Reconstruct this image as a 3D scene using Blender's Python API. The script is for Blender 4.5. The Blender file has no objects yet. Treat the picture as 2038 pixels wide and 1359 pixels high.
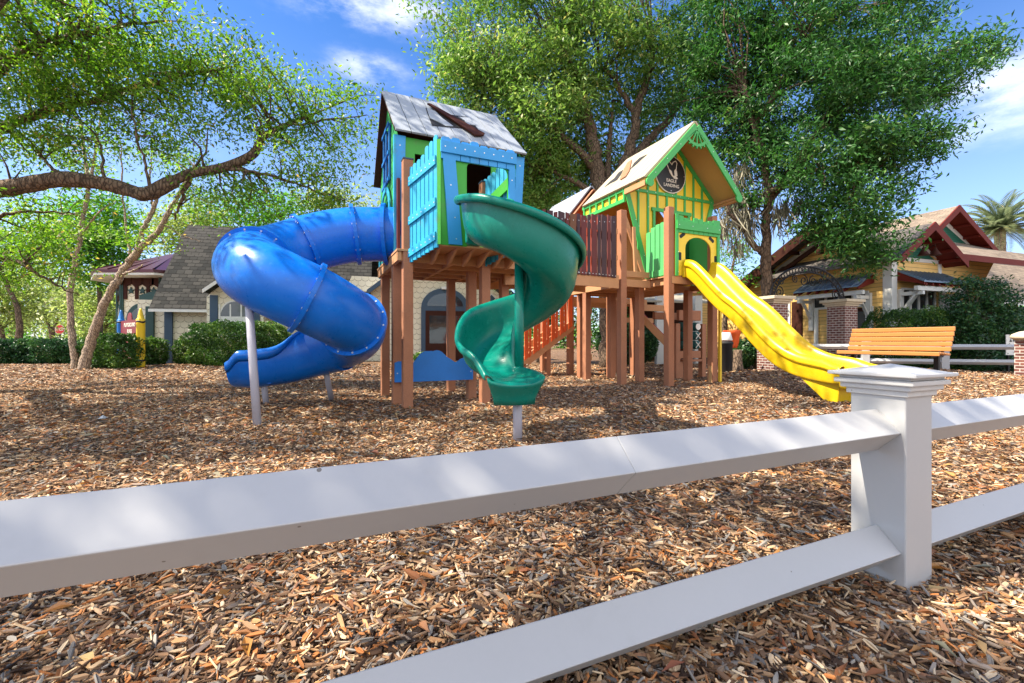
import bpy, bmesh, math, random
import numpy as np
from mathutils import Vector, Matrix
from math import sin, cos, pi, radians, sqrt, floor

SC = bpy.context.scene
COL = SC.collection
# ---------------------------------------------------------------- camera
F, CX, CY, H = 905.8, 1019.0, 679.5, 1.0      # focal length and centre in photo pixels, eye height
cam = bpy.data.cameras.new('camera'); camo = bpy.data.objects.new('camera', cam); COL.objects.link(camo)
cam.lens = 16.0; cam.sensor_width = 36.0; cam.clip_start = 0.05; cam.clip_end = 2000
camo.location = (0, 0, H); camo.rotation_euler = (pi/2, 0, 0)
SC.camera = camo
# ---------------------------------------------------------------- light
SUN = Vector((-0.585, -0.125, 0.80)).normalized()
sl = bpy.data.lights.new('sun', 'SUN'); so = bpy.data.objects.new('sun', sl); COL.objects.link(so)
sl.energy = 4.5; sl.angle = radians(0.55); sl.color = (1.0, 0.90, 0.74)
so.rotation_euler = SUN.to_track_quat('Z', 'Y').to_euler(); so.location = (-20, 0, 30)
SC.view_settings.view_transform = 'Standard'; SC.view_settings.look = 'None'
SC.view_settings.exposure = 1.34; SC.view_settings.gamma = 1.0
SC.cycles.max_bounces = 8; SC.cycles.diffuse_bounces = 4; SC.cycles.transmission_bounces = 4
SC.cycles.use_denoising = True
SC.cycles.sample_clamp_indirect = 6.0
wd = bpy.data.worlds.new('World'); SC.world = wd; wd.use_nodes = True
nt = wd.node_tree; nt.nodes.clear(); N = nt.nodes.new; L = nt.links.new
out = N('ShaderNodeOutputWorld'); bg = N('ShaderNodeBackground'); bg.inputs[1].default_value = 0.10
sky = N('ShaderNodeTexSky'); sky.sky_type = 'NISHITA'; sky.sun_disc = False
sky.sun_elevation = math.asin(SUN.z); sky.sun_rotation = math.atan2(SUN.x, SUN.y)
sky.ozone_density = 3.0; sky.air_density = 1.0; sky.dust_density = 0.6
hs = N('ShaderNodeHueSaturation'); hs.inputs['Saturation'].default_value = 1.28; hs.inputs['Value'].default_value = 1.0
L(sky.outputs[0], hs.inputs['Color'])
geo = N('ShaderNodeTexCoord')
noi = N('ShaderNodeTexNoise'); noi.inputs['Scale'].default_value = 7.0; noi.inputs['Detail'].default_value = 8; noi.inputs['Roughness'].default_value = 0.62
mp = N('ShaderNodeMapping'); mp.inputs['Scale'].default_value = (1.0, 1.0, 2.6); L(geo.outputs['Generated'], mp.inputs[0]); L(mp.outputs[0], noi.inputs['Vector'])
acc = None; accb = None
def wmath(op, a, b):
    m = N('ShaderNodeMath'); m.operation = op
    for i, v in enumerate((a, b)):
        if v is None: continue
        if isinstance(v, (int, float)): m.inputs[i].default_value = v
        else: L(v, m.inputs[i])
    return m.outputs[0]
# clouds: soft banks ahead, plus unseen bright ones added behind the camera as fill light
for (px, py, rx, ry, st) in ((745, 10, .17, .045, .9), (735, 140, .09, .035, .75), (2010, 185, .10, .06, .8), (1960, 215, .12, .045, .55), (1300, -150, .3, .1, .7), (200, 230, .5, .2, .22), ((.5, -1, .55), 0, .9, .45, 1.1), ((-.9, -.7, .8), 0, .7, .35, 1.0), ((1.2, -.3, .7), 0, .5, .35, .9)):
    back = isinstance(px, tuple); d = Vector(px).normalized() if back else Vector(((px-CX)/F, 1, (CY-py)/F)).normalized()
    sx = Vector((d.y, -d.x, 0)).normalized(); sy = sx.cross(d)
    def dot(v):
        n = N('ShaderNodeVectorMath'); n.operation = 'DOT_PRODUCT'; L(geo.outputs['Generated'], n.inputs[0]); n.inputs[1].default_value = v
        return n.outputs['Value']
    a = wmath('POWER', wmath('MULTIPLY', wmath('ABSOLUTE', dot(sx), None), 1/rx), 2)
    b = wmath('POWER', wmath('MULTIPLY', wmath('ABSOLUTE', dot(sy), None), 1/ry), 2)
    fr = wmath('GREATER_THAN', dot(d), 0.3)
    g = wmath('MULTIPLY', wmath('MULTIPLY', wmath('POWER', 2.718, wmath('MULTIPLY', wmath('ADD', a, b), -1.0)), st), fr)
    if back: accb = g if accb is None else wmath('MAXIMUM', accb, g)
    else: acc = g if acc is None else wmath('MAXIMUM', acc, g)
cl = wmath('MULTIPLY', acc, wmath('MULTIPLY', wmath('SUBTRACT', noi.outputs[0], 0.30), 3.2))
mr = N('ShaderNodeMapRange'); mr.interpolation_type = 'SMOOTHSTEP'; mr.inputs[1].default_value = 0.08; mr.inputs[2].default_value = 0.85; L(cl, mr.inputs[0]); mr.inputs[4].default_value = 0.5
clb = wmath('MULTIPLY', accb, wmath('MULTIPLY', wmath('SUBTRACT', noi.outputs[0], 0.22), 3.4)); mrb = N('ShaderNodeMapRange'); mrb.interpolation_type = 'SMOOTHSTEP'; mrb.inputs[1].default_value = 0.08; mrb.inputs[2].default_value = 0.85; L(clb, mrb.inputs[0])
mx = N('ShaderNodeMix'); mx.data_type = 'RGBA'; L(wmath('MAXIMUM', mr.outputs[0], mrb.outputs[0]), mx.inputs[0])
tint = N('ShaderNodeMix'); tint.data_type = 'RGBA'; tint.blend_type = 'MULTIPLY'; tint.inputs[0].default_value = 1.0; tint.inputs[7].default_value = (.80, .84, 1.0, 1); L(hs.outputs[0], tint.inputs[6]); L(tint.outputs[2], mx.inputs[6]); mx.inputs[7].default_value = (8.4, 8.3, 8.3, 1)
sepz = N('ShaderNodeSeparateXYZ'); L(geo.outputs['Generated'], sepz.inputs[0]); hz = N('ShaderNodeMapRange'); hz.interpolation_type = 'SMOOTHSTEP'; hz.inputs[1].default_value = .62; hz.inputs[2].default_value = .02; hz.inputs[4].default_value = .24; L(sepz.outputs[2], hz.inputs[0])
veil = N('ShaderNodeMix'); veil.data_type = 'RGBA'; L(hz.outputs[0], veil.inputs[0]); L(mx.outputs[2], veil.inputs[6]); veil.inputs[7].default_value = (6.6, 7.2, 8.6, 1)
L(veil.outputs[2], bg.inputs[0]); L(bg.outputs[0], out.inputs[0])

# ---------------------------------------------------------------- helpers
def V(*a): return Vector(a)
def W(px, py, d): return Vector(((px-CX)/F*d, d, H+(CY-py)/F*d))          # point seen at a photo pixel, d metres away
def sstep(a, b, x):
    t = max(0, min(1, (x-a)/(b-a))); return t*t*(3-2*t)
def ground(x, y):
    b = 0.27*math.exp(-((x-10.2)**2/(2*2.0**2)+(y-12.0)**2/(2*1.9**2)))
    return b
def hit(px, py, p0, n):
    o = Vector((0, 0, H)); r = Vector(((px-CX)/F, 1, (CY-py)/F)); n = Vector(n)
    t = (Vector(p0)-o).dot(n)/r.dot(n); return o+r*t
class FR:
    def __init__(s, ox, oy, th):
        t = radians(th); s.o = Vector((ox, oy, 0)); s.e1 = Vector((sin(t), cos(t), 0)); s.e2 = Vector((-cos(t), sin(t), 0))
    def __call__(s, a, b, z=0): return s.o+s.e1*a+s.e2*b+Vector((0, 0, z))
    def hb(s, px, py, b): return hit(px, py, s(0, b), s.e2)
    def ha(s, px, py, a): return hit(px, py, s(a, 0), s.e1)
    def loc(s, p): d = p-s.o; return (d.dot(s.e1), d.dot(s.e2), p.z)
class MB:
    def __init__(s): s.v = []; s.f = []; s.m = []; s.s = []
    def add(s, vs, fs, mi=0, sm=False):
        o = len(s.v); s.v += [Vector(p) for p in vs]
        for f in fs: s.f.append([o+i for i in f]); s.m.append(mi); s.s.append(sm)
        return s
    def prism(s, poly, ext, mi=0):
        n = len(poly); poly = [Vector(p) for p in poly]; ext = Vector(ext)
        nn = Vector((0, 0, 0))
        for i in range(n): nn += (poly[i]-poly[0]).cross(poly[(i+1) % n]-poly[0])
        if nn.dot(ext) > 0: poly = poly[::-1]
        vs = poly+[p+ext for p in poly]
        fs = [list(range(n)), list(range(2*n-1, n-1, -1))]+[[(i+1) % n, i, n+i, n+(i+1) % n] for i in range(n)]
        return s.add(vs, fs, mi)
    def box(s, c, ax, ay, az, mi=0):
        ax, ay, az, c = Vector(ax), Vector(ay), Vector(az), Vector(c)
        return s.prism([c-ax-ay-az, c+ax-ay-az, c+ax+ay-az, c-ax+ay-az], az*2, mi)
    def fbox(s, fr, a0, a1, b0, b1, z0, z1, mi=0):
        return s.prism([fr(a0, b0, z0), fr(a1, b0, z0), fr(a1, b1, z0), fr(a0, b1, z0)], (0, 0, z1-z0), mi)
    def beam(s, p, q, w, h, mi=0, up=(0, 0, 1)):
        p, q = Vector(p), Vector(q); d = (q-p).normalized(); x = d.cross(Vector(up)).normalized(); y = x.cross(d)
        return s.prism([p-x*w/2-y*h/2, p+x*w/2-y*h/2, p+x*w/2+y*h/2, p-x*w/2+y*h/2], q-p, mi)
    def panel(s, P, Q, poly, n0, n1, mi=0):
        P, Q = Vector(P), Vector(Q); d = (Q-P); d.z = 0; d.normalize(); n = Vector((d.y, -d.x, 0))
        return s.prism([Vector((P.x, P.y, 0))+d*u+Vector((0, 0, z))+n*n0 for u, z in poly], n*(n1-n0), mi)
    def ring(s, rings, mi=0, cap0=True, cap1=True, closed=True, sm=True):
        k = len(rings[0]); o = len(s.v)
        for r in rings: s.v += [Vector(p) for p in r]
        for i in range(len(rings)-1):
            for j in range(k if closed else k-1):
                a = o+i*k+j; b = o+i*k+(j+1) % k
                s.f.append([a, b, b+k, a+k]); s.m.append(mi); s.s.append(sm)
        if cap0: s.f.append([o+j for j in range(k)][::-1]); s.m.append(mi); s.s.append(False)
        if cap1: s.f.append([o+(len(rings)-1)*k+j for j in range(k)]); s.m.append(mi); s.s.append(False)
        return s
    def tube(s, path, r, n=12, mi=0, caps=True):
        path = [Vector(p) for p in path]; rs = []
        X = None
        for i, p in enumerate(path):
            t = (path[min(i+1, len(path)-1)]-path[max(i-1, 0)]).normalized()
            if X is None:
                X = t.orthogonal().normalized()
            X = (X-t*X.dot(t)).normalized(); Y = t.cross(X)
            rr = r[i] if isinstance(r, (list, tuple)) else r
            rs.append([p+X*rr*cos(2*pi*j/n)+Y*rr*sin(2*pi*j/n) for j in range(n)])
        return s.ring(rs, mi, caps, caps)
    def lathe(s, c, prof, n=16, mi=0):
        c = Vector(c)
        return s.ring([[c+Vector((r*cos(2*pi*j/n), r*sin(2*pi*j/n), z)) for j in range(n)] for r, z in prof], mi)
    def disc(s, c, n, r, mi=0, k=6, h=0.006):
        n = Vector(n).normalized(); x = n.orthogonal().normalized(); y = n.cross(x); c = Vector(c)
        return s.prism([c+x*r*cos(2*pi*j/k)+y*r*sin(2*pi*j/k) for j in range(k)], n*h, mi)
ROOT = {}
def finish(me, mats):
    for m in (mats if isinstance(mats, (list, tuple)) else [mats]): me.materials.append(m)
def uvs(me):
    uv = me.uv_layers.new(name='UVMap')
    for p in me.polygons:
        n = p.normal
        if abs(n.z) > 0.985: ux, uy = Vector((1, 0, 0)), Vector((0, 1, 0))
        else:
            ux = Vector((0, 0, 1)).cross(n).normalized(); uy = n.cross(ux)
        for li in p.loop_indices:
            co = me.vertices[me.loops[li].vertex_index].co
            uv.data[li].uv = (co.dot(ux), co.dot(uy))
def obj(name, mb, mats, parent=None, bevel=0, label=None, solid=0, sub=0, fix=False):
    me = bpy.data.meshes.new(name)
    if parent is not None: off = ROOT[parent.name]
    else:
        xs = [p.x for p in mb.v]; ys = [p.y for p in mb.v]; zs = [p.z for p in mb.v]
        off = Vector(((min(xs)+max(xs))/2, (min(ys)+max(ys))/2, min(zs)))
    me.from_pydata([tuple(p-off) for p in mb.v], [], mb.f)
    me.polygons.foreach_set('material_index', mb.m); me.polygons.foreach_set('use_smooth', mb.s)
    finish(me, mats); me.update(); uvs(me)
    o = bpy.data.objects.new(name, me); COL.objects.link(o)
    if parent is not None: o.parent = parent
    else: o.location = off
    ROOT[o.name] = off
    if label: o['label'] = label
    if bevel:
        b = o.modifiers.new('bevel', 'BEVEL'); b.width = bevel; b.segments = 2; b.limit_method = 'ANGLE'; b.angle_limit = radians(40); b.use_clamp_overlap = True
    if solid:
        b = o.modifiers.new('solid', 'SOLIDIFY'); b.thickness = solid; b.offset = 0
    if sub:
        b = o.modifiers.new('sub', 'SUBSURF'); b.levels = sub; b.render_levels = sub
    return o
def thing(name, label, cat, loc, group=None):
    o = bpy.data.objects.new(name, None); COL.objects.link(o); o.location = loc; o.empty_display_size = 0.2
    ROOT[o.name] = Vector(loc); return tag(o, label, cat, group)
def tag(o, label, cat, group=None):
    o['label'] = label; o['category'] = cat
    if group: o['group'] = group
    return o
def kind(o, k): o['kind'] = k; return o
def textmesh(name, body, P, ux, uy, size, mat, parent, depth=0.004, align='CENTER'):
    c = bpy.data.curves.new(name, 'FONT'); c.body = body; c.size = size; c.align_x = align; c.align_y = 'CENTER'; c.extrude = depth; c.offset = size*0.012
    t = bpy.data.objects.new(name, c); COL.objects.link(t); bpy.context.view_layer.update()
    me = bpy.data.meshes.new_from_object(t.evaluated_get(bpy.context.evaluated_depsgraph_get()))
    bpy.data.objects.remove(t); bpy.data.curves.remove(c)
    ux = Vector(ux).normalized(); uy = Vector(uy).normalized(); uz = ux.cross(uy)
    M = Matrix((ux, uy, uz)).transposed().to_4x4(); M.translation = Vector(P)-ROOT[parent.name]
    me.transform(M); me.materials.clear(); me.materials.append(mat)
    o = bpy.data.objects.new(name, me); COL.objects.link(o); o.parent = parent; ROOT[o.name] = ROOT[parent.name]
    return o
def catmull(pts, n=8):
    pts = [Vector(p) for p in pts]; P = [pts[0]*2-pts[1]]+pts+[pts[-1]*2-pts[-2]]; r = []
    for i in range(1, len(P)-2):
        for k in range(n):
            t = k/n; a, b, c, d = P[i-1:i+3]
            r.append(0.5*((2*b)+(c-a)*t+(2*a-5*b+4*c-d)*t*t+(3*b-a-3*c+d)*t**3))
    r.append(pts[-1]); return r
# ---------------------------------------------------------------- materials
MATS = {}
def nm(name):
    m = bpy.data.materials.new(name); m.use_nodes = True; t = m.node_tree; t.nodes.clear()
    o = t.nodes.new('ShaderNodeOutputMaterial'); p = t.nodes.new('ShaderNodeBsdfPrincipled'); t.links.new(p.outputs[0], o.inputs[0])
    return m, t, p, o
def nn(t, ty, **kw):
    n = t.nodes.new('ShaderNode'+ty)
    for k, v in kw.items():
        if k.startswith('i'): n.inputs[int(k[1:]) if k[1:].isdigit() else k].default_value = v
        else: setattr(n, k, v)
    return n
def mth(t, op, a, b=None, c=None):
    m = t.nodes.new('ShaderNodeMath'); m.operation = op
    for i, v in enumerate((a, b, c)):
        if v is None: continue
        if isinstance(v, (int, float)): m.inputs[i].default_value = v
        else: t.links.new(v, m.inputs[i])
    return m.outputs[0]
def mixc(t, f, a, b, mode='MIX'):
    m = t.nodes.new('ShaderNodeMix'); m.data_type = 'RGBA'; m.blend_type = mode
    for i, v in ((0, f), (6, a), (7, b)):
        if isinstance(v, (int, float)): m.inputs[i].default_value = v
        elif isinstance(v, (tuple, list)): m.inputs[i].default_value = (*v, 1)
        else: t.links.new(v, m.inputs[i])
    return m.outputs[2]
def noise(t, vec, scale, detail=4, rough=.55):
    n = t.nodes.new('ShaderNodeTexNoise'); n.inputs['Scale'].default_value = scale; n.inputs['Detail'].default_value = detail; n.inputs['Roughness'].default_value = rough
    t.links.new(vec, n.inputs['Vector']); return n.outputs[0]
def ramp(t, f, stops, interp='LINEAR'):
    r = t.nodes.new('ShaderNodeValToRGB'); e = r.color_ramp.elements; r.color_ramp.interpolation = interp
    e[0].position = stops[0][0]; e[0].color = (*stops[0][1], 1); e[1].position = stops[-1][0]; e[1].color = (*stops[-1][1], 1)
    for p, c in stops[1:-1]:
        x = e.new(p); x.color = (*c, 1)
    t.links.new(f, r.inputs[0]); return r.outputs[0]
def bump(t, p, h, strength=.3, dist=.01):
    b = t.nodes.new('ShaderNodeBump'); b.inputs['Strength'].default_value = strength; b.inputs['Distance'].default_value = dist
    t.links.new(h, b.inputs['Height']); t.links.new(b.outputs[0], p.inputs['Normal'])
def mat(name, col, rough=.6, var=.18, scale=6, fine=60, fvar=.1, bmp=.15, metal=0, spec=.5, stretch=None, dirt=0):
    m, t, p, o = nm(name); tc = nn(t, 'TexCoord').outputs['Object']
    if stretch:
        mpn = nn(t, 'Mapping'); mpn.inputs['Scale'].default_value = stretch; t.links.new(tc, mpn.inputs[0]); v2 = mpn.outputs[0]
    else: v2 = tc
    n1 = noise(t, v2, scale, 5); n2 = noise(t, v2, fine, 3)
    k = mth(t, 'ADD', mth(t, 'MULTIPLY_ADD', n1, 2*var, 1-var), mth(t, 'MULTIPLY_ADD', n2, 2*fvar, -fvar))
    cc = nn(t, 'Combine', ) if False else None
    c = mixc(t, 1.0, col, k, 'MULTIPLY')
    if dirt:
        d = mth(t, 'SMOOTH_MIN', mth(t, 'MULTIPLY', mth(t, 'MAXIMUM', mth(t, 'SUBTRACT', noise(t, tc, 3.2, 8, .7), .56), 0), 6*dirt), 1.0, .1)
        c = mixc(t, d, c, (.16, .13, .09))
    if name in ('white_vinyl', 'cap_weathered'):
        vs = nn(t, 'TexVoronoi'); vs.inputs['Scale'].default_value = 16; t.links.new(tc, vs.inputs['Vector']); sc_ = nn(t, 'SeparateColor'); t.links.new(vs.outputs['Color'], sc_.inputs[0])
        spk = mth(t, 'MULTIPLY', mth(t, 'LESS_THAN', vs.outputs['Distance'], mth(t, 'MULTIPLY', sc_.outputs[1], .09)), mth(t, 'GREATER_THAN', sc_.outputs[0], .72)); c = mixc(t, mth(t, 'MULTIPLY', spk, .8), c, (.10, .08, .06))
    t.links.new(c, p.inputs['Base Color']); p.inputs['Roughness'].default_value = rough; p.inputs['Metallic'].default_value = metal
    p.inputs['Specular IOR Level'].default_value = spec
    if bmp: bump(t, p, n2, bmp, .004)
    MATS[name] = m; return m
POST = mat('lumber_brown', (.37, .155, .078), .75, .22, 3, 90, .42, .3, dirt=.25)
POST2 = mat('lumber_tan', (.52, .26, .12), .75, .18, 3, 80, .2, .25)
DPUR = mat('plank_purple', (.055, .022, .030), .7, .25, 4, 80, .2, .25)
MARO = mat('plank_maroon', (.13, .022, .022), .7, .25, 4, 80, .2, .25)
BRWN = mat('plank_brown', (.16, .065, .028), .7, .25, 4, 80, .2, .25)
SKYB = mat('board_sky_blue', (.030, .32, .72), .5, .16, 3, 70, .08, .15, dirt=.3)
TEAL = mat('slat_turquoise', (.025, .37, .60), .5, .25, 4, 70, .12, .2, dirt=.4)
BLUE = mat('board_blue', (.010, .17, .55), .5, .2, 3, 60, .1, .15)
GRN = mat('board_green', (.040, .36, .030), .5, .18, 3, 60, .1, .15, dirt=.25)
GRN2 = mat('trim_green', (.05, .40, .085), .5, .12, 3, 60, .08, .1)
LIME = mat('slat_mint', (.10, .48, .15), .5, .15, 3, 60, .08, .1)
YEL = mat('board_yellow', (.86, .60, .03), .5, .1, 3, 60, .06, .1)
DKGRN = mat('door_green', (.012, .12, .03), .5, .2, 3, 60, .1, .1)
ORNG = mat('board_orange', (.72, .10, .012), .55, .15, 3, 60, .08, .1)
ROOFG = mat('roof_grey_board', (.32, .355, .41), .65, .2, 2.5, 40, .12, .2, stretch=(1, 1, .3), dirt=.22)
ROOFC = mat('roof_cream_board', (.42, .365, .275), .6, .1, 2.5, 40, .06, .15, dirt=.2)
TANB = mat('soffit_tan', (.55, .33, .14), .65, .12, 3, 50, .08, .15)
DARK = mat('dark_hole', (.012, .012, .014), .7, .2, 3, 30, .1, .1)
WHITE = mat('white_vinyl', (.45, .45, .45), .42, .05, 2, 50, .02, .05, dirt=.10)
WPAINT = mat('white_trim', (.74, .74, .70), .5, .08, 3, 40, .04, .08, dirt=.12)
CAPW = mat('cap_weathered', (.54, .535, .525), .45, .1, 6, 60, .06, .12, dirt=.55)
SCREW = mat('screw_steel', (.75, .75, .72), .3, .05, 5, 50, .02, 0, metal=.6)
POLEG = mat('pole_grey', (.42, .41, .47), .35, .1, 4, 60, .06, .05, dirt=.2)
def plastic(name, col, hi):
    m, t, p, o = nm(name); tc = nn(t, 'TexCoord').outputs['Object']
    n1 = noise(t, tc, 1.6, 6, .6); n2 = noise(t, tc, 14, 6, .7)
    c = mixc(t, n1, col, hi); sc = mth(t, 'MULTIPLY', mth(t, 'MAXIMUM', mth(t, 'SUBTRACT', n2, .58), 0), 2.2)
    c = mixc(t, sc, c, tuple(min(1, x*1.5+.05) for x in hi))
    mp_ = nn(t, 'Mapping'); mp_.inputs['Scale'].default_value = (1, 2.5, 9); mp_.inputs['Rotation'].default_value = (.3, .5, .2); t.links.new(tc, mp_.inputs[0]); n4 = noise(t, mp_.outputs[0], 3.5, 7, .75)
    c = mixc(t, mth(t, 'MULTIPLY', mth(t, 'MAXIMUM', mth(t, 'SUBTRACT', n4, .60), 0), 1.6), c, tuple(min(1, x*.8+.16) for x in hi))
    c = mixc(t, mth(t, 'MULTIPLY', mth(t, 'MAXIMUM', mth(t, 'SUBTRACT', noise(t, tc, 2.2, 6, .65), .58), 0), 1.5), c, (.12, .10, .08)); t.links.new(c, p.inputs['Base Color'])
    t.links.new(mth(t, 'MULTIPLY_ADD', n2, .28, .16), p.inputs['Roughness']); bump(t, p, noise(t, tc, 5, 3), .06, .02)
    p.inputs['Specular IOR Level'].default_value = .38
    MATS[name] = m; return m
PBLUE = plastic('plastic_blue', (.001, .115, .55), (.003, .19, .74))
PGREEN = plastic('plastic_green', (.000, .125, .088), (.002, .23, .175))
PYEL = plastic('plastic_yellow', (.62, .40, .006), (.72, .49, .012))
PRED = plastic('plastic_red', (.30, .02, .012), (.42, .03, .02))
def uvn(t): return nn(t, 'UVMap').outputs[0]
def sepxy(t, v):
    s = nn(t, 'SeparateXYZ'); t.links.new(v, s.inputs[0]); return s.outputs
def scales(name, w, h, c1, c2, line, lw=.08, rough=.75, jit=.35, sag=.5):
    """fish-scale shingles: rows of rounded tabs, each with its own tone"""
    m, t, p, o = nm(name); s = sepxy(t, uvn(t))
    v = mth(t, 'DIVIDE', s[1], h); row = mth(t, 'FLOOR', v)
    def rowpart(shift):
        r = mth(t, 'ADD', row, shift); fy = mth(t, 'SUBTRACT', v, r)
        u = mth(t, 'ADD', mth(t, 'DIVIDE', s[0], w), mth(t, 'MULTIPLY', mth(t, 'MODULO', mth(t, 'ABSOLUTE', r), 2), .5))
        ui = mth(t, 'FLOOR', u); fx = mth(t, 'SUBTRACT', mth(t, 'SUBTRACT', u, ui), .5)
        yb = mth(t, 'MULTIPLY', mth(t, 'SUBTRACT', .5, mth(t, 'SQRT', mth(t, 'MAXIMUM', mth(t, 'SUBTRACT', .25, mth(t, 'MULTIPLY', fx, fx)), 0))), 2*sag)
        return r, ui, fx, mth(t, 'SUBTRACT', fy, yb)
    r0, u0, x0, d0 = rowpart(0)
    r1, u1, x1, d1 = rowpart(-1)
    ins = mth(t, 'GREATER_THAN', d0, 0)
    def sel(a, b): return mth(t, 'ADD', mth(t, 'MULTIPLY', a, ins), mth(t, 'MULTIPLY', b, mth(t, 'SUBTRACT', 1, ins)))
    rid = sel(r0, r1); uid = sel(u0, u1)
    cmb = nn(t, 'CombineXYZ'); t.links.new(rid, cmb.inputs[0]); t.links.new(uid, cmb.inputs[1])
    wn = nn(t, 'TexWhiteNoise'); wn.noise_dimensions = '2D'; t.links.new(cmb.outputs[0], wn.inputs['Vector'])
    tc = nn(t, 'TexCoord').outputs['Object']
    f = mth(t, 'ADD', mth(t, 'MULTIPLY', wn.outputs[0], jit*2), mth(t, 'MULTIPLY', noise(t, tc, 1.2, 5), 1-jit))
    base = mixc(t, f, c1, c2)
    ln = mth(t, 'LESS_THAN', mth(t, 'ABSOLUTE', d0), lw)
    side = mth(t, 'MULTIPLY', mth(t, 'GREATER_THAN', mth(t, 'ABSOLUTE', x0), .5-lw*.4), mth(t, 'GREATER_THAN', d0, -.02))
    ln = mth(t, 'MAXIMUM', ln, mth(t, 'MULTIPLY', side, .6))
    t.links.new(mixc(t, ln, base, line), p.inputs['Base Color']); p.inputs['Roughness'].default_value = rough; p.inputs['Specular IOR Level'].default_value = .15
    bump(t, p, mth(t, 'SUBTRACT', 1, ln), .5, .02)
    MATS[name] = m; return m
SCALEW = scales('fish_scale_siding', .34, .27, (.74, .68, .52), (.84, .79, .64), (.30, .25, .17), .05, .8, .2)
SLATE = scales('rounded_roof_shingle', .33, .22, (.010, .012, .013), (.055, .053, .049), (.006, .006, .006), .10, .85, .6, .18)
SLATEL = scales('pale_roof_shingle', .34, .22, (.11, .11, .11), (.36, .35, .34), (.05, .05, .05), .07, .85, .3, .18)
def lapsiding(name, c, h=.16, line=.35):
    m, t, p, o = nm(name); s = sepxy(t, uvn(t)); tc = nn(t, 'TexCoord').outputs['Object']
    v = mth(t, 'DIVIDE', s[1], h); fy = mth(t, 'FRACT', v)
    ln = mth(t, 'LESS_THAN', fy, .11)
    wn = nn(t, 'TexWhiteNoise'); wn.noise_dimensions = '1D'; t.links.new(mth(t, 'FLOOR', v), wn.inputs['W'])
    k = mth(t, 'ADD', mth(t, 'MULTIPLY_ADD', wn.outputs[0], .12, .86), mth(t, 'MULTIPLY_ADD', noise(t, tc, 4, 5), .2, -.05))
    b = mixc(t, 1.0, c, k, 'MULTIPLY'); t.links.new(mixc(t, ln, b, tuple(x*line for x in c)), p.inputs['Base Color'])
    p.inputs['Roughness'].default_value = .6; bump(t, p, fy, .5, .015); MATS[name] = m; return m
CLAP = lapsiding('yellow_clapboard', (.90, .58, .19))
PLGRN = lapsiding('green_plank_wall', (.035, .36, .10), .22, .4)
LOUV = lapsiding('green_louver', (.01, .13, .085), .11, .3)
def asphalt(name, c1, c2):
    m, t, p, o = nm(name); b = nn(t, 'TexBrick'); t.links.new(uvn(t), b.inputs['Vector'])
    b.inputs['Scale'].default_value = 1; b.inputs['Brick Width'].default_value = .33; b.inputs['Row Height'].default_value = .14; b.inputs['Mortar Size'].default_value = .008
    b.inputs['Color1'].default_value = (*c1, 1); b.inputs['Color2'].default_value = (*c2, 1); b.inputs['Mortar'].default_value = (*[x*.45 for x in c1], 1)
    tc = nn(t, 'TexCoord').outputs['Object']; n = noise(t, tc, 1.1, 6)
    t.links.new(mixc(t, 1.0, b.outputs[0], mth(t, 'MULTIPLY_ADD', n, .7, .65), 'MULTIPLY'), p.inputs['Base Color']); p.inputs['Roughness'].default_value = .9
    bump(t, p, noise(t, tc, 40, 4), .4, .01); MATS[name] = m; return m
ASPH = asphalt('brown_roof_shingle', (.17, .13, .095), (.27, .21, .155))
ASPHD = asphalt('dark_roof_shingle', (.085, .075, .07), (.15, .13, .115))
def brickm(name):
    m, t, p, o = nm(name); b = nn(t, 'TexBrick'); t.links.new(uvn(t), b.inputs['Vector'])
    b.inputs['Scale'].default_value = 1; b.inputs['Brick Width'].default_value = .215; b.inputs['Row Height'].default_value = .085; b.inputs['Mortar Size'].default_value = .011
    b.inputs['Color1'].default_value = (.11, .035, .03, 1); b.inputs['Color2'].default_value = (.20, .075, .055, 1); b.inputs['Mortar'].default_value = (.46, .42, .38, 1)
    tc = nn(t, 'TexCoord').outputs['Object']
    t.links.new(mixc(t, 1.0, b.outputs[0], mth(t, 'MULTIPLY_ADD', noise(t, tc, 9, 5), .9, .55), 'MULTIPLY'), p.inputs['Base Color']); p.inputs['Roughness'].default_value = .85
    bump(t, p, b.outputs[1], -.5, .01); MATS[name] = m; return m
BRICK = brickm('dark_red_brick')
STONE = mat('cap_limestone', (.58, .50, .36), .8, .15, 4, 40, .1, .2, dirt=.3)
REDB = mat('trim_red_brown', (.15, .020, .012), .6, .2, 4, 50, .1, .1, spec=.15)
DKBR = mat('wood_dark_brown', (.05, .016, .010), .65, .25, 4, 50, .12, .15, spec=.15)
METAL = mat('metal_awning', (.17, .23, .30), .35, .12, 3, 40, .06, .05, metal=.55)
MAROOF = mat('maroon_metal_roof', (.075, .018, .026), .35, .12, 3, 40, .06, .05, metal=.3)
SLATEB = mat('trim_slate_blue', (.035, .075, .13), .55, .15, 3, 40, .08, .1)
DKTEAL = mat('trim_dark_teal', (.012, .055, .05), .55, .15, 3, 40, .08, .1)
IRON = mat('wrought_iron', (.012, .012, .014), .5, .2, 5, 50, .1, .1, metal=.3)
BENCH = mat('bench_slat_cedar', (.48, .20, .055), .5, .2, 2.5, 40, .1, .15, stretch=(1, 1, 5))
CRED = mat('sign_red', (.17, .007, .009), .5, .15, 3, 40, .06, .05)
STOPR = mat('stop_red', (.50, .012, .018), .45, .08, 3, 40, .04, .03)
SIGNB = mat('sign_black', (.012, .012, .014), .45, .2, 4, 40, .08, .04)
CREAM = mat('sign_cream', (.80, .74, .64), .5, .06, 4, 40, .03, .03)
TTT = mat('panel_dark_teal', (.008, .075, .07), .5, .15, 4, 40, .08, .05)
CONC = mat('concrete', (.42, .40, .36), .85, .15, 1.5, 30, .1, .2)
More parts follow.
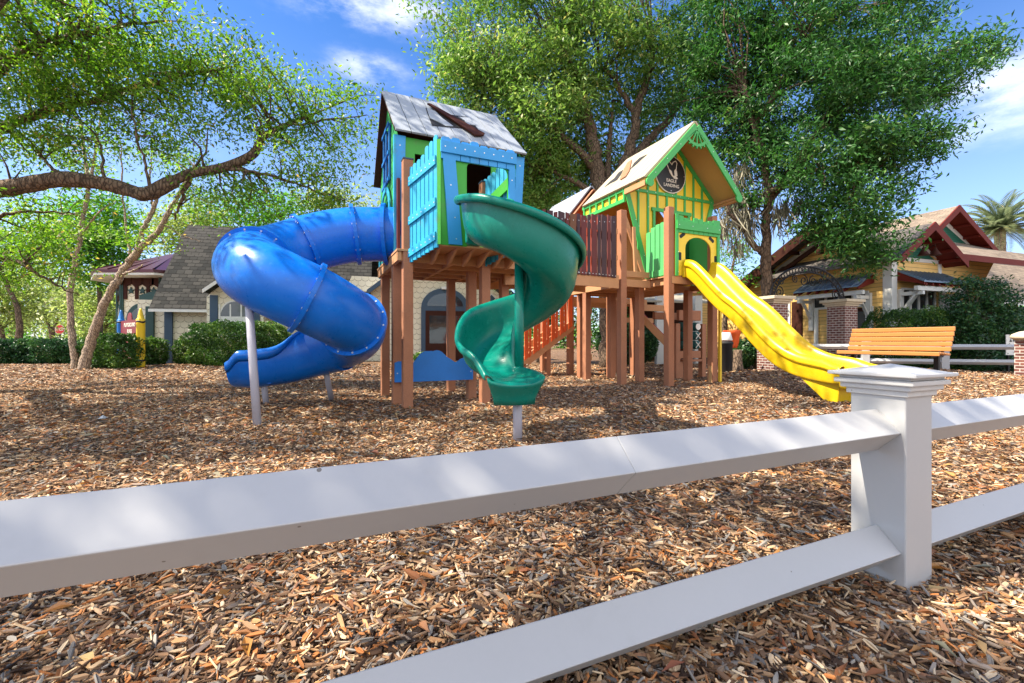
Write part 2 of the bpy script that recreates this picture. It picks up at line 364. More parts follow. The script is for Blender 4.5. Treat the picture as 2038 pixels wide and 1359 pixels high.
def glassm():
    m, t, p, o = nm('window_glass'); p.inputs['Base Color'].default_value = (.02, .03, .035, 1); p.inputs['Roughness'].default_value = .06; p.inputs['Specular IOR Level'].default_value = .9
    bump(t, p, noise(t, nn(t, 'TexCoord').outputs['Object'], 2.5, 2), .08, .03); MATS['glass'] = m; return m
GLASS = glassm()
def barkm(name, c1, c2, sc=9):
    m, t, p, o = nm(name); tc = nn(t, 'TexCoord').outputs['Object']
    mpn = nn(t, 'Mapping'); mpn.inputs['Scale'].default_value = (1, 1, .35); t.links.new(tc, mpn.inputs[0])
    vo = nn(t, 'TexVoronoi'); vo.inputs['Scale'].default_value = sc*1.6; vo.feature = 'DISTANCE_TO_EDGE'; t.links.new(mpn.outputs[0], vo.inputs['Vector'])
    n = noise(t, mpn.outputs[0], sc, 8, .7); k = mth(t, 'MULTIPLY', n, mth(t, 'MULTIPLY_ADD', mth(t, 'MINIMUM', mth(t, 'MULTIPLY', vo.outputs[0], 5), 1), .7, .45))
    t.links.new(ramp(t, k, [(.2, c1), (.62, c2)]), p.inputs['Base Color']); p.inputs['Roughness'].default_value = .95
    bump(t, p, k, .9, .04); MATS[name] = m; return m
BARK = barkm('oak_bark', (.035, .022, .014), (.22, .15, .10))
BARKB = barkm('river_birch_bark', (.10, .07, .05), (.58, .44, .32), 14)
def leafm(name, stops, trans=.42, rough=.45):
    m, t, p, o = nm(name); a = nn(t, 'Attribute'); a.attribute_name = 'rnd'
    c = ramp(t, a.outputs['Fac'], stops); t.links.new(c, p.inputs['Base Color']); p.inputs['Roughness'].default_value = rough; p.inputs['Specular IOR Level'].default_value = .4
    tr = nn(t, 'BsdfTranslucent'); hsn = nn(t, 'HueSaturation'); hsn.inputs['Value'].default_value = 1.6; hsn.inputs['Saturation'].default_value = 1.1; t.links.new(c, hsn.inputs['Color']); t.links.new(hsn.outputs[0], tr.inputs[0])
    mxs = nn(t, 'MixShader'); mxs.inputs[0].default_value = trans; t.links.new(p.outputs[0], mxs.inputs[1]); t.links.new(tr.outputs[0], mxs.inputs[2]); t.links.new(mxs.outputs[0], o.inputs[0])
    MATS[name] = m; return m
LOAK = leafm('oak_leaf', [(0, (.045, .115, .02)), (.4, (.12, .235, .045)), (.75, (.22, .35, .075)), (.93, (.38, .48, .14)), (1, (.44, .42, .14))])
LOAKL = leafm('left_oak_leaf', [(0, (.05, .12, .018)), (.4, (.12, .25, .03)), (.75, (.22, .38, .05)), (.93, (.38, .48, .09)), (1, (.45, .33, .10))], .5)
LDARK = leafm('dark_oak_leaf', [(0, (.020, .066, .016)), (.5, (.042, .135, .030)), (.85, (.085, .23, .045)), (1, (.20, .32, .08))], .3)
LLIME = leafm('crape_myrtle_leaf', [(0, (.13, .19, .05)), (.5, (.25, .33, .085)), (.9, (.40, .46, .17)), (1, (.52, .52, .32))], .5)
LMID = leafm('maple_leaf', [(0, (0.048, 0.144, 0.019)), (.5, (0.096, 0.272, 0.032)), (1, (0.224, 0.432, 0.064))], .42)
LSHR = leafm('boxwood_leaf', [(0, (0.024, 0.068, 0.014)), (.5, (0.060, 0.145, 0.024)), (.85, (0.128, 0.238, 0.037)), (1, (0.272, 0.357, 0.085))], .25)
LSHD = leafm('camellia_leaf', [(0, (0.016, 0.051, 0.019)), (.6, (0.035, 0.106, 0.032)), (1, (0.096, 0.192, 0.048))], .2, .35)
LMOSS = leafm('spanish_moss_strand', [(0, (0.140, 0.133, 0.098)), (.6, (0.280, 0.266, 0.196)), (1, (0.420, 0.378, 0.280))], .3, .9)
LPALM = leafm('palm_leaflet', [(0, (.10, .14, .07)), (.6, (.22, .27, .15)), (.9, (.34, .36, .22)), (1, (.55, .38, .03))], .3)
LCHIP = leafm('wood_chip', [(0, (.022, .013, .009)), (.15, (.085, .045, .024)), (.31, (.225, .125, .066)), (.47, (.42, .25, .13)), (.56, (.20, .18, .16)), (.65, (.33, .295, .25)), (.72, (.40, .145, .04)), (.79, (.44, .17, .05)), (.87, (.60, .39, .20)), (1, (.74, .58, .39))], 0.0, .8)
LLIT = leafm('fallen_leaf', [(0, (.08, .035, .018)), (.25, (.26, .10, .035)), (.5, (.46, .22, .055)), (.68, (.27, .27, .19)), (.85, (.36, .11, .05)), (1, (.52, .36, .15))], .1, .5)
def mulch():
    m, t, p, o = nm('mulch_bed'); tc = nn(t, 'TexCoord').outputs['Object']
    vo = nn(t, 'TexVoronoi'); vo.inputs['Scale'].default_value = 26; 
    mpn = nn(t, 'Mapping'); mpn.inputs['Scale'].default_value = (1, 1.7, 1); t.links.new(tc, mpn.inputs[0]); t.links.new(mpn.outputs[0], vo.inputs['Vector'])
    sp = nn(t, 'SeparateColor'); t.links.new(vo.outputs['Color'], sp.inputs[0])
    c = ramp(t, sp.outputs[0], [(0, (.04, .022, .014)), (.3, (.15, .085, .045)), (.6, (.28, .17, .085)), (.8, (.26, .10, .035)), (1, (.40, .28, .16))])
    c = mixc(t, 1.0, c, mth(t, 'MULTIPLY_ADD', noise(t, tc, .5, 5), .6, .65), 'MULTIPLY')
    t.links.new(c, p.inputs['Base Color']); p.inputs['Roughness'].default_value = .95
    bump(t, p, mth(t, 'ADD', vo.outputs[0], noise(t, tc, 60, 3)), 1.0, .03); return m
MULCH = mulch()
# ---------------------------------------------------------------- foliage engine
RNG = np.random.default_rng(7)
def np_polys(name, P, rnd, m, parent=None, k=4):
    """P: (n,k,3) polygons in world space, one value rnd per polygon"""
    n = len(P); me = bpy.data.meshes.new(name)
    off = np.array(ROOT[parent.name]) if parent is not None else np.zeros(3)
    me.vertices.add(n*k); me.vertices.foreach_set('co', (P.reshape(-1, 3)-off).astype(np.float32).ravel())
    me.loops.add(n*k); me.loops.foreach_set('vertex_index', np.arange(n*k, dtype=np.int32))
    me.polygons.add(n); me.polygons.foreach_set('loop_start', np.arange(n, dtype=np.int32)*k)
    try: me.polygons.foreach_set('loop_total', np.full(n, k, dtype=np.int32))
    except Exception: pass
    a = me.attributes.new('rnd', 'FLOAT', 'POINT'); a.data.foreach_set('value', np.repeat(rnd, k).astype(np.float32))
    me.materials.append(m); me.update(calc_edges=True)
    o = bpy.data.objects.new(name, me); COL.objects.link(o)
    if parent is not None: o.parent = parent; ROOT[o.name] = ROOT[parent.name]
    return o
def unit(a): return a/np.maximum(np.linalg.norm(a, axis=1, keepdims=True), 1e-6)
def leaves(c, size, wid=.42, up=.6, droop=.2, hd=None):
    """one folded leaf quad per centre"""
    n = len(c); nr = RNG.normal(size=(n, 3)); nr[:, 2] = np.abs(nr[:, 2])*.6+up; nr = unit(nr)
    d = RNG.normal(size=(n, 3)); d[:, 2] -= droop
    if hd is not None: d += hd
    d = unit(d-nr*np.sum(d*nr, 1, keepdims=True)); s = np.cross(nr, d)
    L_ = (size*RNG.uniform(.7, 1.35, n))[:, None]; w = L_*wid*RNG.uniform(.75, 1.2, n)[:, None]*.5
    mid = c+d*L_*.45+nr*L_*.06
    return np.stack([c-d*L_*.1, mid+s*w, c+d*L_*.95-nr*L_*.08, mid-s*w], 1)
def clumps(blobs, per=1.0):
    """blobs: (centre xyz, radii xyz, number of clumps); clump centres lie mostly in the outer part"""
    out_ = []
    for c, r, n in blobs:
        n = int(n*per); d = unit(RNG.normal(size=(n, 3))); q = RNG.uniform(.25, 1, n)**.5
        wob = 1+.22*np.sin(d[:, 0]*5+c[0])+.18*np.sin(d[:, 2]*7+c[2])
        out_.append(np.array(c)+d*(q*wob)[:, None]*np.array(r))
    return np.concatenate(out_)
def crown(name, cc, nleaf, spread, size, m, parent, tone=.25, **kw):
    n = len(cc); cnt = np.maximum(4, (nleaf*RNG.uniform(.45, 1.6, n)).astype(int)); idx = np.repeat(np.arange(n), cnt)
    sp = spread*RNG.uniform(.6, 1.4, n)[idx][:, None]
    off = RNG.normal(size=(len(idx), 3))*sp*np.array([1, 1, .62])
    c = cc[idx]+off; P = leaves(c, size, **kw)
    base = RNG.uniform(.2, .8, n)[idx]
    rnd = np.clip(base*(tone*2)+(.5-tone)+RNG.normal(size=len(idx))*.2, 0, 1)
    return np_polys(name, P, rnd, m, parent)
def blob(px, py, d, rx, ry, rd, n): c = W(px, py, d); return (tuple(c), (rx/F*d, rd, ry/F*d), n)
def limbs(mb, paths, seed=1, n=8, wob=.04):
    """paths: list of (points, r0, r1); returns sampled nodes"""
    rs = random.Random(seed); nodes = []
    for pts, r0, r1 in paths:
        p = catmull(pts, 6); k = len(p)
        p = [q+Vector((rs.uniform(-1, 1), rs.uniform(-1, 1), rs.uniform(-1, 1)))*wob*(0 if i == 0 else 1) for i, q in enumerate(p)]
        rr = [(r0+(r1-r0)*(i/(k-1))**.85)*rs.uniform(.93, 1.07) for i in range(k)]
        mb.tube(p, rr, n); nodes += list(zip(p, rr))
    return nodes
def twigs(mb, nodes, cc, frac=.6, r=.012, seed=2, maxlen=6, rmax=.04):
    """branchlets from the nearest limb node to the leaf clumps"""
    rs = random.Random(seed); npn = np.array([tuple(a) for a, b in nodes])
    for c in cc:
        if rs.random() > frac: continue
        d = np.linalg.norm(npn-c, axis=1)+RNG.uniform(0, .6, len(npn)); i = int(d.argmin())
        if d[i] > maxlen: continue
        a = Vector(npn[i]); b = Vector(c); m1 = a.lerp(b, .5)+Vector((rs.uniform(-1, 1), rs.uniform(-1, 1), rs.uniform(-.2, .8)))*d[i]*.12
        r0 = min(nodes[i][1]*.6, rmax, .008+.012*d[i]+r)
        mb.tube([a, a.lerp(m1, .5)+Vector((0, 0, .02*d[i])), m1, m1.lerp(b, .5), b], [r0, r0*.85, r0*.65, r0*.5, r*.4], 4, caps=False)
# ---------------------------------------------------------------- ground
def build_ground():
    xs = [-300, -120, -60, -30]+[-20+i*1.0 for i in range(41)]+[30, 60, 120, 300]
    ys = [-60, -20, -6]+[-3+i*.6 for i in range(50)]+[30, 36, 50, 80, 150, 500]
    mb = MB(); vs = []
    for y in ys:
        for x in xs: vs.append((x, y, ground(x, y)+(.02*sin(x*1.9+y*.7)*sin(y*1.3-x*.4) if -15 < x < 15 and 1 < y < 22 else 0)))
    w = len(xs); fs = [[j*w+i, j*w+i+1, (j+1)*w+i+1, (j+1)*w+i] for j in range(len(ys)-1) for i in range(w-1)]
    mb.add(vs, fs, 0, True)
    o = obj('ground', mb, MULCH); kind(o, 'structure')
build_ground()
def gz(x, y):
    b = .27*np.exp(-((x-10.2)**2/(2*2.0**2)+(y-12.0)**2/(2*1.9**2)))
    return b+.02*np.sin(x*1.9+y*.7)*np.sin(y*1.3-x*.4)*((x > -15) & (x < 15) & (y > 1) & (y < 22))
def chips(y0, y1, dens, L0, name=None):
    """wood chips scattered over the strip of ground between two distances"""
    n = int(dens*(1.2*(y1*y1-y0*y0)+1.0*(y1-y0)))
    y = np.sqrt(RNG.uniform(y0*y0, y1*y1, n)); x = RNG.uniform(-1, 1, n)*(1.2*y+.5)
    L_ = L0*np.exp(RNG.normal(size=n)*.48); w = L_*np.where(RNG.uniform(size=n) < .35, RNG.uniform(.06, .16, n), RNG.uniform(.16, .42, n))
    a = RNG.uniform(0, 2*pi, n); tilt = RNG.normal(size=n)*.24; roll = RNG.normal(size=n)*.5
    z = gz(x, y)+.004+np.abs(RNG.normal(size=n))*.013
    L_ = np.minimum(L_, L0*1.9); w = np.minimum(w, L0*.42)
    d = np.stack([np.cos(a)*np.cos(tilt), np.sin(a)*np.cos(tilt), np.sin(tilt)], 1); s = np.stack([-np.sin(a)*np.cos(roll), np.cos(a)*np.cos(roll), np.sin(roll)], 1)
    c = np.stack([x, y, z], 1); L_ = L_[:, None]; w = w[:, None]*.5; U = lambda lo, hi: RNG.uniform(lo, hi, n)[:, None]
    up = np.cross(d, s)*w*U(-.5, .9); e0 = s*w*U(-.35, .35); e1 = s*w*U(-.35, .35)
    A = np.stack([c-d*L_*.5+e0-s*w*.28, c-d*L_*U(.1, .42)-s*w*U(.7, 1.1)-up, c+d*L_*U(.1, .42)-s*w*U(.7, 1.1)-up, c+d*L_*.5+e1-s*w*.22], 1)
    B = np.stack([c+d*L_*.5+e1-s*w*.22, c+d*L_*U(.1, .46)+s*w*U(.6, 1.1), c-d*L_*U(.1, .46)+s*w*U(.6, 1.1), c-d*L_*.5+e0-s*w*.28], 1)
    rn = RNG.uniform(0, 1, n); return np.concatenate([A, B]), np.concatenate([rn, rn])
def thick(P, r, h):
    """give the nearest chips a thickness: top face, two long sides and one end"""
    a, b = P[:, 1]-P[:, 0], P[:, 3]-P[:, 0]; nrm = unit(np.cross(a, b)); nrm *= np.sign(nrm[:, 2:3]); B = P-nrm[:, None, :]*h
    Q = [P]+[np.stack([P[:, i], P[:, j], B[:, j], B[:, i]], 1) for i, j in ((0, 1), (1, 2), (2, 3))]
    return np.concatenate(Q), np.concatenate([r]*4)
def build_mulch():
    A, ra = chips(.9, 2.6, 5600, .037); A, ra = thick(A, ra, .005)
    B, rb = chips(2.6, 5.5, 2900, .042); C, rc = chips(5.5, 11, 1050, .055); D, rd = chips(11, 20, 230, .09)
    P = np.concatenate([A, B, C, D]); r = np.concatenate([ra, rb, rc, rd])
    o = np_polys('mulch_chips', P, r, LCHIP); kind(o, 'stuff'); o['label'] = 'brown and grey wood chip mulch covering the whole playground'; o['category'] = 'mulch'
    n = 2800; y = np.sqrt(RNG.uniform(.9**2, 7**2, n)); x = RNG.uniform(-1, 1, n)*(1.2*y+.4)
    c = np.stack([x, y, gz(x, y)+.018+RNG.uniform(0, .012, n)], 1)
    # curled leaves of two quads each
    a = RNG.uniform(0, 2*pi, n); d = np.stack([np.cos(a), np.sin(a), RNG.normal(size=n)*.25], 1); s = np.stack([-np.sin(a), np.cos(a), RNG.normal(size=n)*.3], 1)
    L_ = (.072*RNG.uniform(.6, 1.5, n))[:, None]; w = L_*RNG.uniform(.11, .19, n)[:, None]; up = np.array([0, 0, 1])*L_*RNG.uniform(.05, .22, n)[:, None]
    Q1 = np.stack([c-d*L_*.5, c-d*L_*.1+s*w+up, c+d*L_*.5, c], 1); Q2 = np.stack([c-d*L_*.5, c, c+d*L_*.5, c-d*L_*.1-s*w+up], 1)
    rr = RNG.uniform(0, 1, n)
    o = np_polys('leaf_litter', np.concatenate([Q1, Q2]), np.concatenate([rr, rr]), LLIT); kind(o, 'stuff'); o['label'] = 'orange and brown fallen leaves scattered on the mulch'; o['category'] = 'leaf litter'
build_mulch()
# ---------------------------------------------------------------- near white fence
FF = FR(1.584, 1.83, 65.7)
def rail(mb, p, q, r):
    """square rail set on edge"""
    d = (q-p).normalized(); x = d.cross(Vector((0, 0, 1))).normalized()
    mb.prism([p+x*r, p+Vector((0, 0, r)), p-x*r, p-Vector((0, 0, r))], q-p)
def near_fence():
    t = thing('rail_fence', 'white two-rail fence with square capped post crossing in front of the playground', 'fence', FF(.1, .1, 0))
    def post(a, first=None):
        m = MB(); m.fbox(FF, a, a+.2, 0, .205, -.05, .80); p = obj('fence_post', m, WHITE, t, .006)
        c = MB()
        for (e, z0, z1) in ((.012, .775, .80), (.028, .80, .822), (.045, .822, .842), (.030, .842, .856), (.062, .856, .872)):
            c.fbox(FF, a-e, a+.2+e, -e, .205+e, z0, z1)
        e = .045; b = [FF(a-e, -e, .872), FF(a+.2+e, -e, .872), FF(a+.2+e, .205+e, .872), FF(a-e, .205+e, .872)]
        c.add(b+[FF(a+.1, .1025, .905)], [[0, 1, 4], [1, 2, 4], [2, 3, 4], [3, 0, 4]])
        obj('post_cap', c, CAPW, p, .004)
    post(0); post(-3.9); post(3.9)
    for z, R in ((.628, .088), (.14, .088)):
        for a0, a1 in (((-3.7, -1.3463), (-1.3455, 0.0)) if z > .4 else ((-3.7, 0.0),))+((.2, 3.9), (-6, -3.9), (4.1, 7)):
            m = MB(); rail(m, FF(a0, .1025, z), FF(a1, .1025, z), R); obj('rail', m, WHITE, t, .003)
near_fence()
# ---------------------------------------------------------------- blue and green playhouse tower
T1 = FR(-1.575, 6.85, 66.0)
def slat_profile(u0, u1, z0, z1, k=.02): return [(u0, z0), (u1, z0), (u1, z1-k), (u1-k, z1), (u0+k, z1), (u0, z1-k)]
def screws(mb, P, Q, pts, n, mi):
    P, Q = Vector(P), Vector(Q); d = (Q-P); d.z = 0; d.normalize(); nr = Vector((d.y, -d.x, 0))
    for u, z in pts: mb.disc(Vector((P.x, P.y, 0))+d*u+Vector((0, 0, z))+nr*n, nr, .011, mi, 6, .004)
def tower_post(t, fr, a, b, z1, z0=-.05, w=.15, m=None, cap=False):
    mb = MB(); mb.fbox(fr, a-w/2, a+w/2, b-w/2, b+w/2, z0, z1); p = obj('post', mb, m or POST, t, .012)
    if cap:
        c = MB(); c.fbox(fr, a-w/2-.006, a+w/2+.006, b-w/2-.006, b+w/2+.006, z1, z1+.02); obj('post_cap', c, SLATEB, p)
def plank_slope(mb, A, B, C, D, n, th=.03, gap=.006, mi=0, under=None):
    """roof slope A-B (eave) D-C (ridge) laid as n boards running up the slope"""
    A, B, C, D = map(Vector, (A, B, C, D)); nr = (B-A).cross(D-A).normalized()
    if nr.z < 0: nr = -nr
    for i in range(n):
        t0, t1 = i/n, (i+1)/n; g = gap/((B-A).length)
        mb.prism([A.lerp(B, t0+g/2), A.lerp(B, t1-g/2), D.lerp(C, t1-g/2), D.lerp(C, t0+g/2)], nr*th, mi)
    if under is not None:
        mb.prism([A.lerp(D, .01), B.lerp(C, .01), C.lerp(B, .01), D.lerp(A, .01)], -nr*.02, under)
def left_tower():
    t = thing('playhouse_tower', 'blue and green playhouse with grey board roof raised on brown posts', 'playhouse', T1(.8, .8, 0), 'playhouse towers')
    for a, b, z, c in ((0, 0, 3.72, True), (-.07, .50, 2.25, False), (1.24, 0, 3.55, True), (1.2, .55, 2.25, False), (-.05, 1.85, 2.25, False), (1.22, 1.85, 2.25, False), (2.0, 1.0, 2.25, False)):
        tower_post(t, T1, a, b, z, cap=c)
    m = MB()
    for b in (0, .5, 1.0, 1.5, 1.95): m.fbox(T1, -.16, 2.1, b-.03, b+.03, 2.2, 2.34)
    for a in (-.13, .7, 1.35, 2.07): m.fbox(T1, a-.03, a+.03, -.06, 2.02, 2.203, 2.337)
    m.fbox(T1, -.17, 2.12, -.09, 2.05, 2.341, 2.375)
    # curved brackets that carry the bay
    for u in (.22, .42, .62, .82, 1.02, 1.2):
        a = .06+u*1.25; pts = []
        for k in range(9):
            q = k/8; pts.append((-.06-q*.58, 2.17+.17*sstep(0, 1, q)))
        poly = [T1(a+(q*.0), b, z) for b, z in pts]+[T1(a, -.64, 2.345), T1(a, -.06, 2.345)]
        m.prism(poly, T1.e1*.04)
    m.prism([T1(.05, -.06, 2.347), T1(.33, -.66, 2.347), T1(1.46, -.66, 2.347), T1(1.75, -.06, 2.347)], (0, 0, .028))
    obj('deck', m, POST2, t, .004)
    # bay front with U-shaped opening for the spiral slide
    P, Q = T1(.33, -.67), T1(1.46, -.67); m = MB()
    r = .07; o0, o1, ot = .385, 1.03, 3.575
    U = [(0, 2.36), (o0, 2.36), (o0, ot-r), (o0+r*.3, ot-r*.3), (o0+r, ot), (o1-r, ot), (o1-r*.3, ot-r*.3), (o1, ot-r), (o1, 2.36), (1.13, 2.36), (1.13, 3.80), (0, 3.80)]
    m.panel(P, Q, U, -.03, 0, 0); obj('bay_front', m, GRN, t)
    m = MB()
    m.panel(P, Q, [(.115, 2.37), (.31, 2.37), (.20, 3.68), (.02, 3.68)], .002, .035, 0)
    m.panel(P, Q, [(1.035, 2.37), (1.13, 2.37), (1.13, 3.68), (1.035, 3.68)], .002, .035, 0)
    m.panel(P, Q, [(-.01, 3.64), (1.145, 3.64), (1.145, 3.80), (-.01, 3.80)], .036, .065, 0)
    tops = [3.87, 3.875, 3.84, 3.87, 3.835, 3.83, 3.83, 3.85]
    for i, z in enumerate(tops):
        u0 = i*1.13/8; m.panel(P, Q, slat_profile(u0+.004, u0+1.13/8-.004, 3.56, z, .025), .004, .033, 0)
    screws(m, P, Q, [(.05+i*.145, 3.72) for i in range(8)], .065, 1); screws(m, P, Q, [(.14, 3.2), (.2, 2.75), (.22, 2.45), (1.08, 3.4), (1.08, 3.1), (1.08, 2.8)], .035, 1)
    obj('bay_trim', m, [SKYB, SCREW], t, .005)
    # slat side panels of the bay: wonky pickets with three battens
    def side(A, B, name, flip=False, mt=TEAL):
        A, B = Vector(A), Vector(B); Ln = (B-A).length; m = MB(); rs = random.Random(5); n = 7; tops = [3.60, 3.63, 3.66, 3.70, 3.80, 3.84, 3.90]
        if flip: tops = tops[::-1]
        for i in range(n):
            u0 = i*Ln/n; lo = lambda u: 2.18+(.16*(u/Ln) if not flip else .16*(1-u/Ln))
            m.panel(A, B, [(u0+.012, lo(u0)), (u0+Ln/n-.006, lo(u0)), (u0+Ln/n-.012, tops[i]-.03), (u0+Ln/n-.03, tops[i]), (u0+.03, tops[i]), (u0+.004, tops[i]-.03)], .0, .025, 0)
        for z, w in ((3.30, .13), (2.72, .12), (2.24, .12))[:2 if flip else 3]:
            s = .20 if not flip else -.20; z = z if not flip else z+.18
            m.panel(A, B, [(-.02, z), (Ln-.03, z+s*.9), (Ln-.03, z+w+s*.9), (-.02, z+w)], .026, .05, 0)
            screws(m, A, B, [(Ln*(i+.5)/n, z+w/2+s*.9*(i+.5)/n) for i in range(n)], .05, 1)
        obj(name, m, [mt, SCREW], t, .004)
    side(T1(.03, -.04), T1(.31, -.66), 'slat_panel')
    side(T1(1.45, -.64), T1(1.20, -.02), 'slat_panel', True)
    m = MB(); A, B = T1(1.43, -.63), T1(1.18, -.02)
    m.panel(A, B, [(0, 3.32), (.66, 3.02), (.66, 3.18), (0, 3.50)], -.03, -.005); m.panel(A, B, [(0, 2.72), (.66, 2.45), (.66, 2.6), (0, 2.88)], -.03, -.005); obj('batten', m, GRN, t)
    m = MB(); A, B = T1(.29, -.64), T1(.335, -.672)
    m.panel(A, B, [(0, 2.36), (.06, 2.36), (.06, 3.83), (0, 3.83)], 0, .02); obj('hinge_post', m, GRN, t)
    # inside batten seen through the opening
    m = MB(); m.fbox(T1, -.095, -.05, .30, .40, 2.36, 3.55); obj('edge_board', m, MARO, t)
    # house walls
    zw = 4.26; m = MB(); P, Q = T1(-.1, .42), T1(2.12, .42)
    m.panel(P, Q, [(0, 2.38), (.30, 2.38), (.30, 4.02), (1.62, 4.02), (1.62, 2.38), (2.1, 2.38), (2.18, zw), (0, zw)], -.03, 0); obj('front_wall', m, GRN, t)
    m = MB(); m.panel(P, Q, [(0, 2.30), (.10, 2.30), (.15, zw), (-.02, zw)], .002, .035); screws(m, P, Q, [(.06, 4.1), (.05, 3.4), (.05, 2.7)], .035, 1); obj('corner_board', m, [SKYB, SCREW], t, .004)
    m = MB(); m.panel(P, Q, [(1.98, 2.38), (2.13, 2.38), (2.24, zw), (2.09, zw)], .002, .035)
    screws(m, P, Q, [(2.15, 4.1), (2.1, 3.3), (2.07, 2.6)], .035, 1)
    obj('corner_board', m, [SKYB, SCREW], t, .004)
    P, Q = T1(-.1, 2.12), T1(-.1, .40); wl = 1.72   # left wall, seen from its outside: far end first
    m = MB(); r0, r1 = .52, 1.32; arc = [(.92+.42*cos(a*pi/10), 3.05+.42*sin(a*pi/10)) for a in range(0, 11)]
    m.panel(P, Q, [(0, 2.33), (.5, 2.33)]+[(.5, 3.05)]+arc[::-1][1:]+[(1.34, 3.05), (1.34, 2.33), (wl, 2.33), (wl, zw), (wl-.86, 5.18), (0.05, 4.0)], -.03, 0)
    obj('side_wall', m, PLGRN, t)
    m = MB()
    m.panel(P, Q, [(wl-.06, 2.28), (wl+.02, 2.28), (wl+.02, zw), (wl-.06, zw)], .002, .035)
    m.panel(P, Q, [(.42, 2.3), (.51, 2.3), (.51, 3.2), (.42, 3.2)], .002, .035)
    m.panel(P, Q, [(1.33, 2.3), (1.42, 2.3), (1.42, 3.2), (1.33, 3.2)], .002, .035)
    ar2 = [(.92+.50*cos(a*pi/10), 3.16+.50*sin(a*pi/10)) for a in range(0, 11)]; ar1 = [(.92+.41*cos(a*pi/10), 3.16+.41*sin(a*pi/10)) for a in range(10, -1, -1)]
    m.panel(P, Q, ar2+ar1, .036, .06); m.panel(P, Q, [(0, 2.2), (.12, 2.2), (.12, 2.6), (0, 2.6)], .002, .03)
    obj('arch_frame', m, TEAL, t, .004)
    m = MB()
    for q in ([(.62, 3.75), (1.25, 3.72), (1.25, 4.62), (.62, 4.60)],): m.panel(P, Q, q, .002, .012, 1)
    for a in (.60, .90, 1.21): m.panel(P, Q, [(a, 3.70), (a+.06, 3.70), (a+.06, 4.64), (a, 4.64)], .013, .04, 0)
    for z in (3.68, 4.12, 4.60): m.panel(P, Q, [(.58, z), (1.29, z), (1.29, z+.06), (.58, z+.06)], .041, .06, 0)
    obj('window', m, [BLUE, DARK], t, .003)
    m = MB(); P2, Q2 = T1(2.1, .42), T1(2.1, 2.12); m.panel(P2, Q2, [(0, 2.38), (1.7, 2.38), (1.7, 4.0), (.85, 5.15), (0, zw)], -.03, 0)
    P3, Q3 = T1(2.1, 2.1), T1(-.1, 2.1); m.panel(P3, Q3, [(0, 2.38), (2.2, 2.38), (2.2, 3.98), (0, 3.98)], -.03, 0); obj('back_wall', m, GRN, t)
    # roof: long grey boards, the ridge shorter than the eaves
    m = MB(); A, B, C, D = T1(-.13, .30, 4.285), T1(2.14, .30, 4.275), T1(1.87, 1.13, 5.27), T1(-.22, 1.13, 5.27)
    plank_slope(m, A, B, C, D, 9, gap=.014, mi=0, under=1)
    A2, B2 = T1(2.14, 2.2, 3.97), T1(-.22, 2.2, 3.97)
    plank_slope(m, A2, B2, D, C, 9, mi=0, under=1)
    rf = obj('roof', m, [ROOFG, DKBR], t)
    nr = (B-A).cross(D-A).normalized(); o = A+nr*.034
    m = MB()
    def onroof(pts, h, mi, lift=0): m.prism([hit(x, y, o+nr*lift, nr) for x, y in pts], nr*h, mi)
    onroof([(847, 215), (900, 229), (931, 233), (943, 246), (954, 261), (925, 256), (860, 250)], .006, 0)
    onroof([(849, 216), (866, 222), (880, 236), (902, 252), (886, 251), (872, 243), (856, 236)], .012, 2, .007)
    onroof([(912, 233), (934, 235), (946, 250), (930, 248), (925, 241)], .012, 2, .007)
    onroof([(850, 208), (857, 209), (964, 268), (962, 271), (944, 271), (938, 266)], .03, 1, .02)
    obj('roof_patch', m, [DARK, DKBR, ROOFG], rf)
    # scalloped blue panel between the lower posts
    P, Q = T1(-.09, .37), T1(1.15, .40); m = MB(); top = []
    for k in range(41):
        u = -.04+k*1.30/40; z = .63+.0*u
        z += .17*max(0, cos((u-.62)/.72*pi))+.10*max(0, cos((u-1.12)/.36*pi))+.06*max(0, cos((u-.05)/.3*pi)); top.append((u, z))
    m.panel(P, Q, [(-.04, .36), (1.26, .36)]+top[::-1], .0, .035); screws(m, P, Q, [(1.22, .5), (.0, .5)], .035, 1)
    obj('counter_panel', m, [BLUE, SCREW], t, .006)
    return t
left_tower()
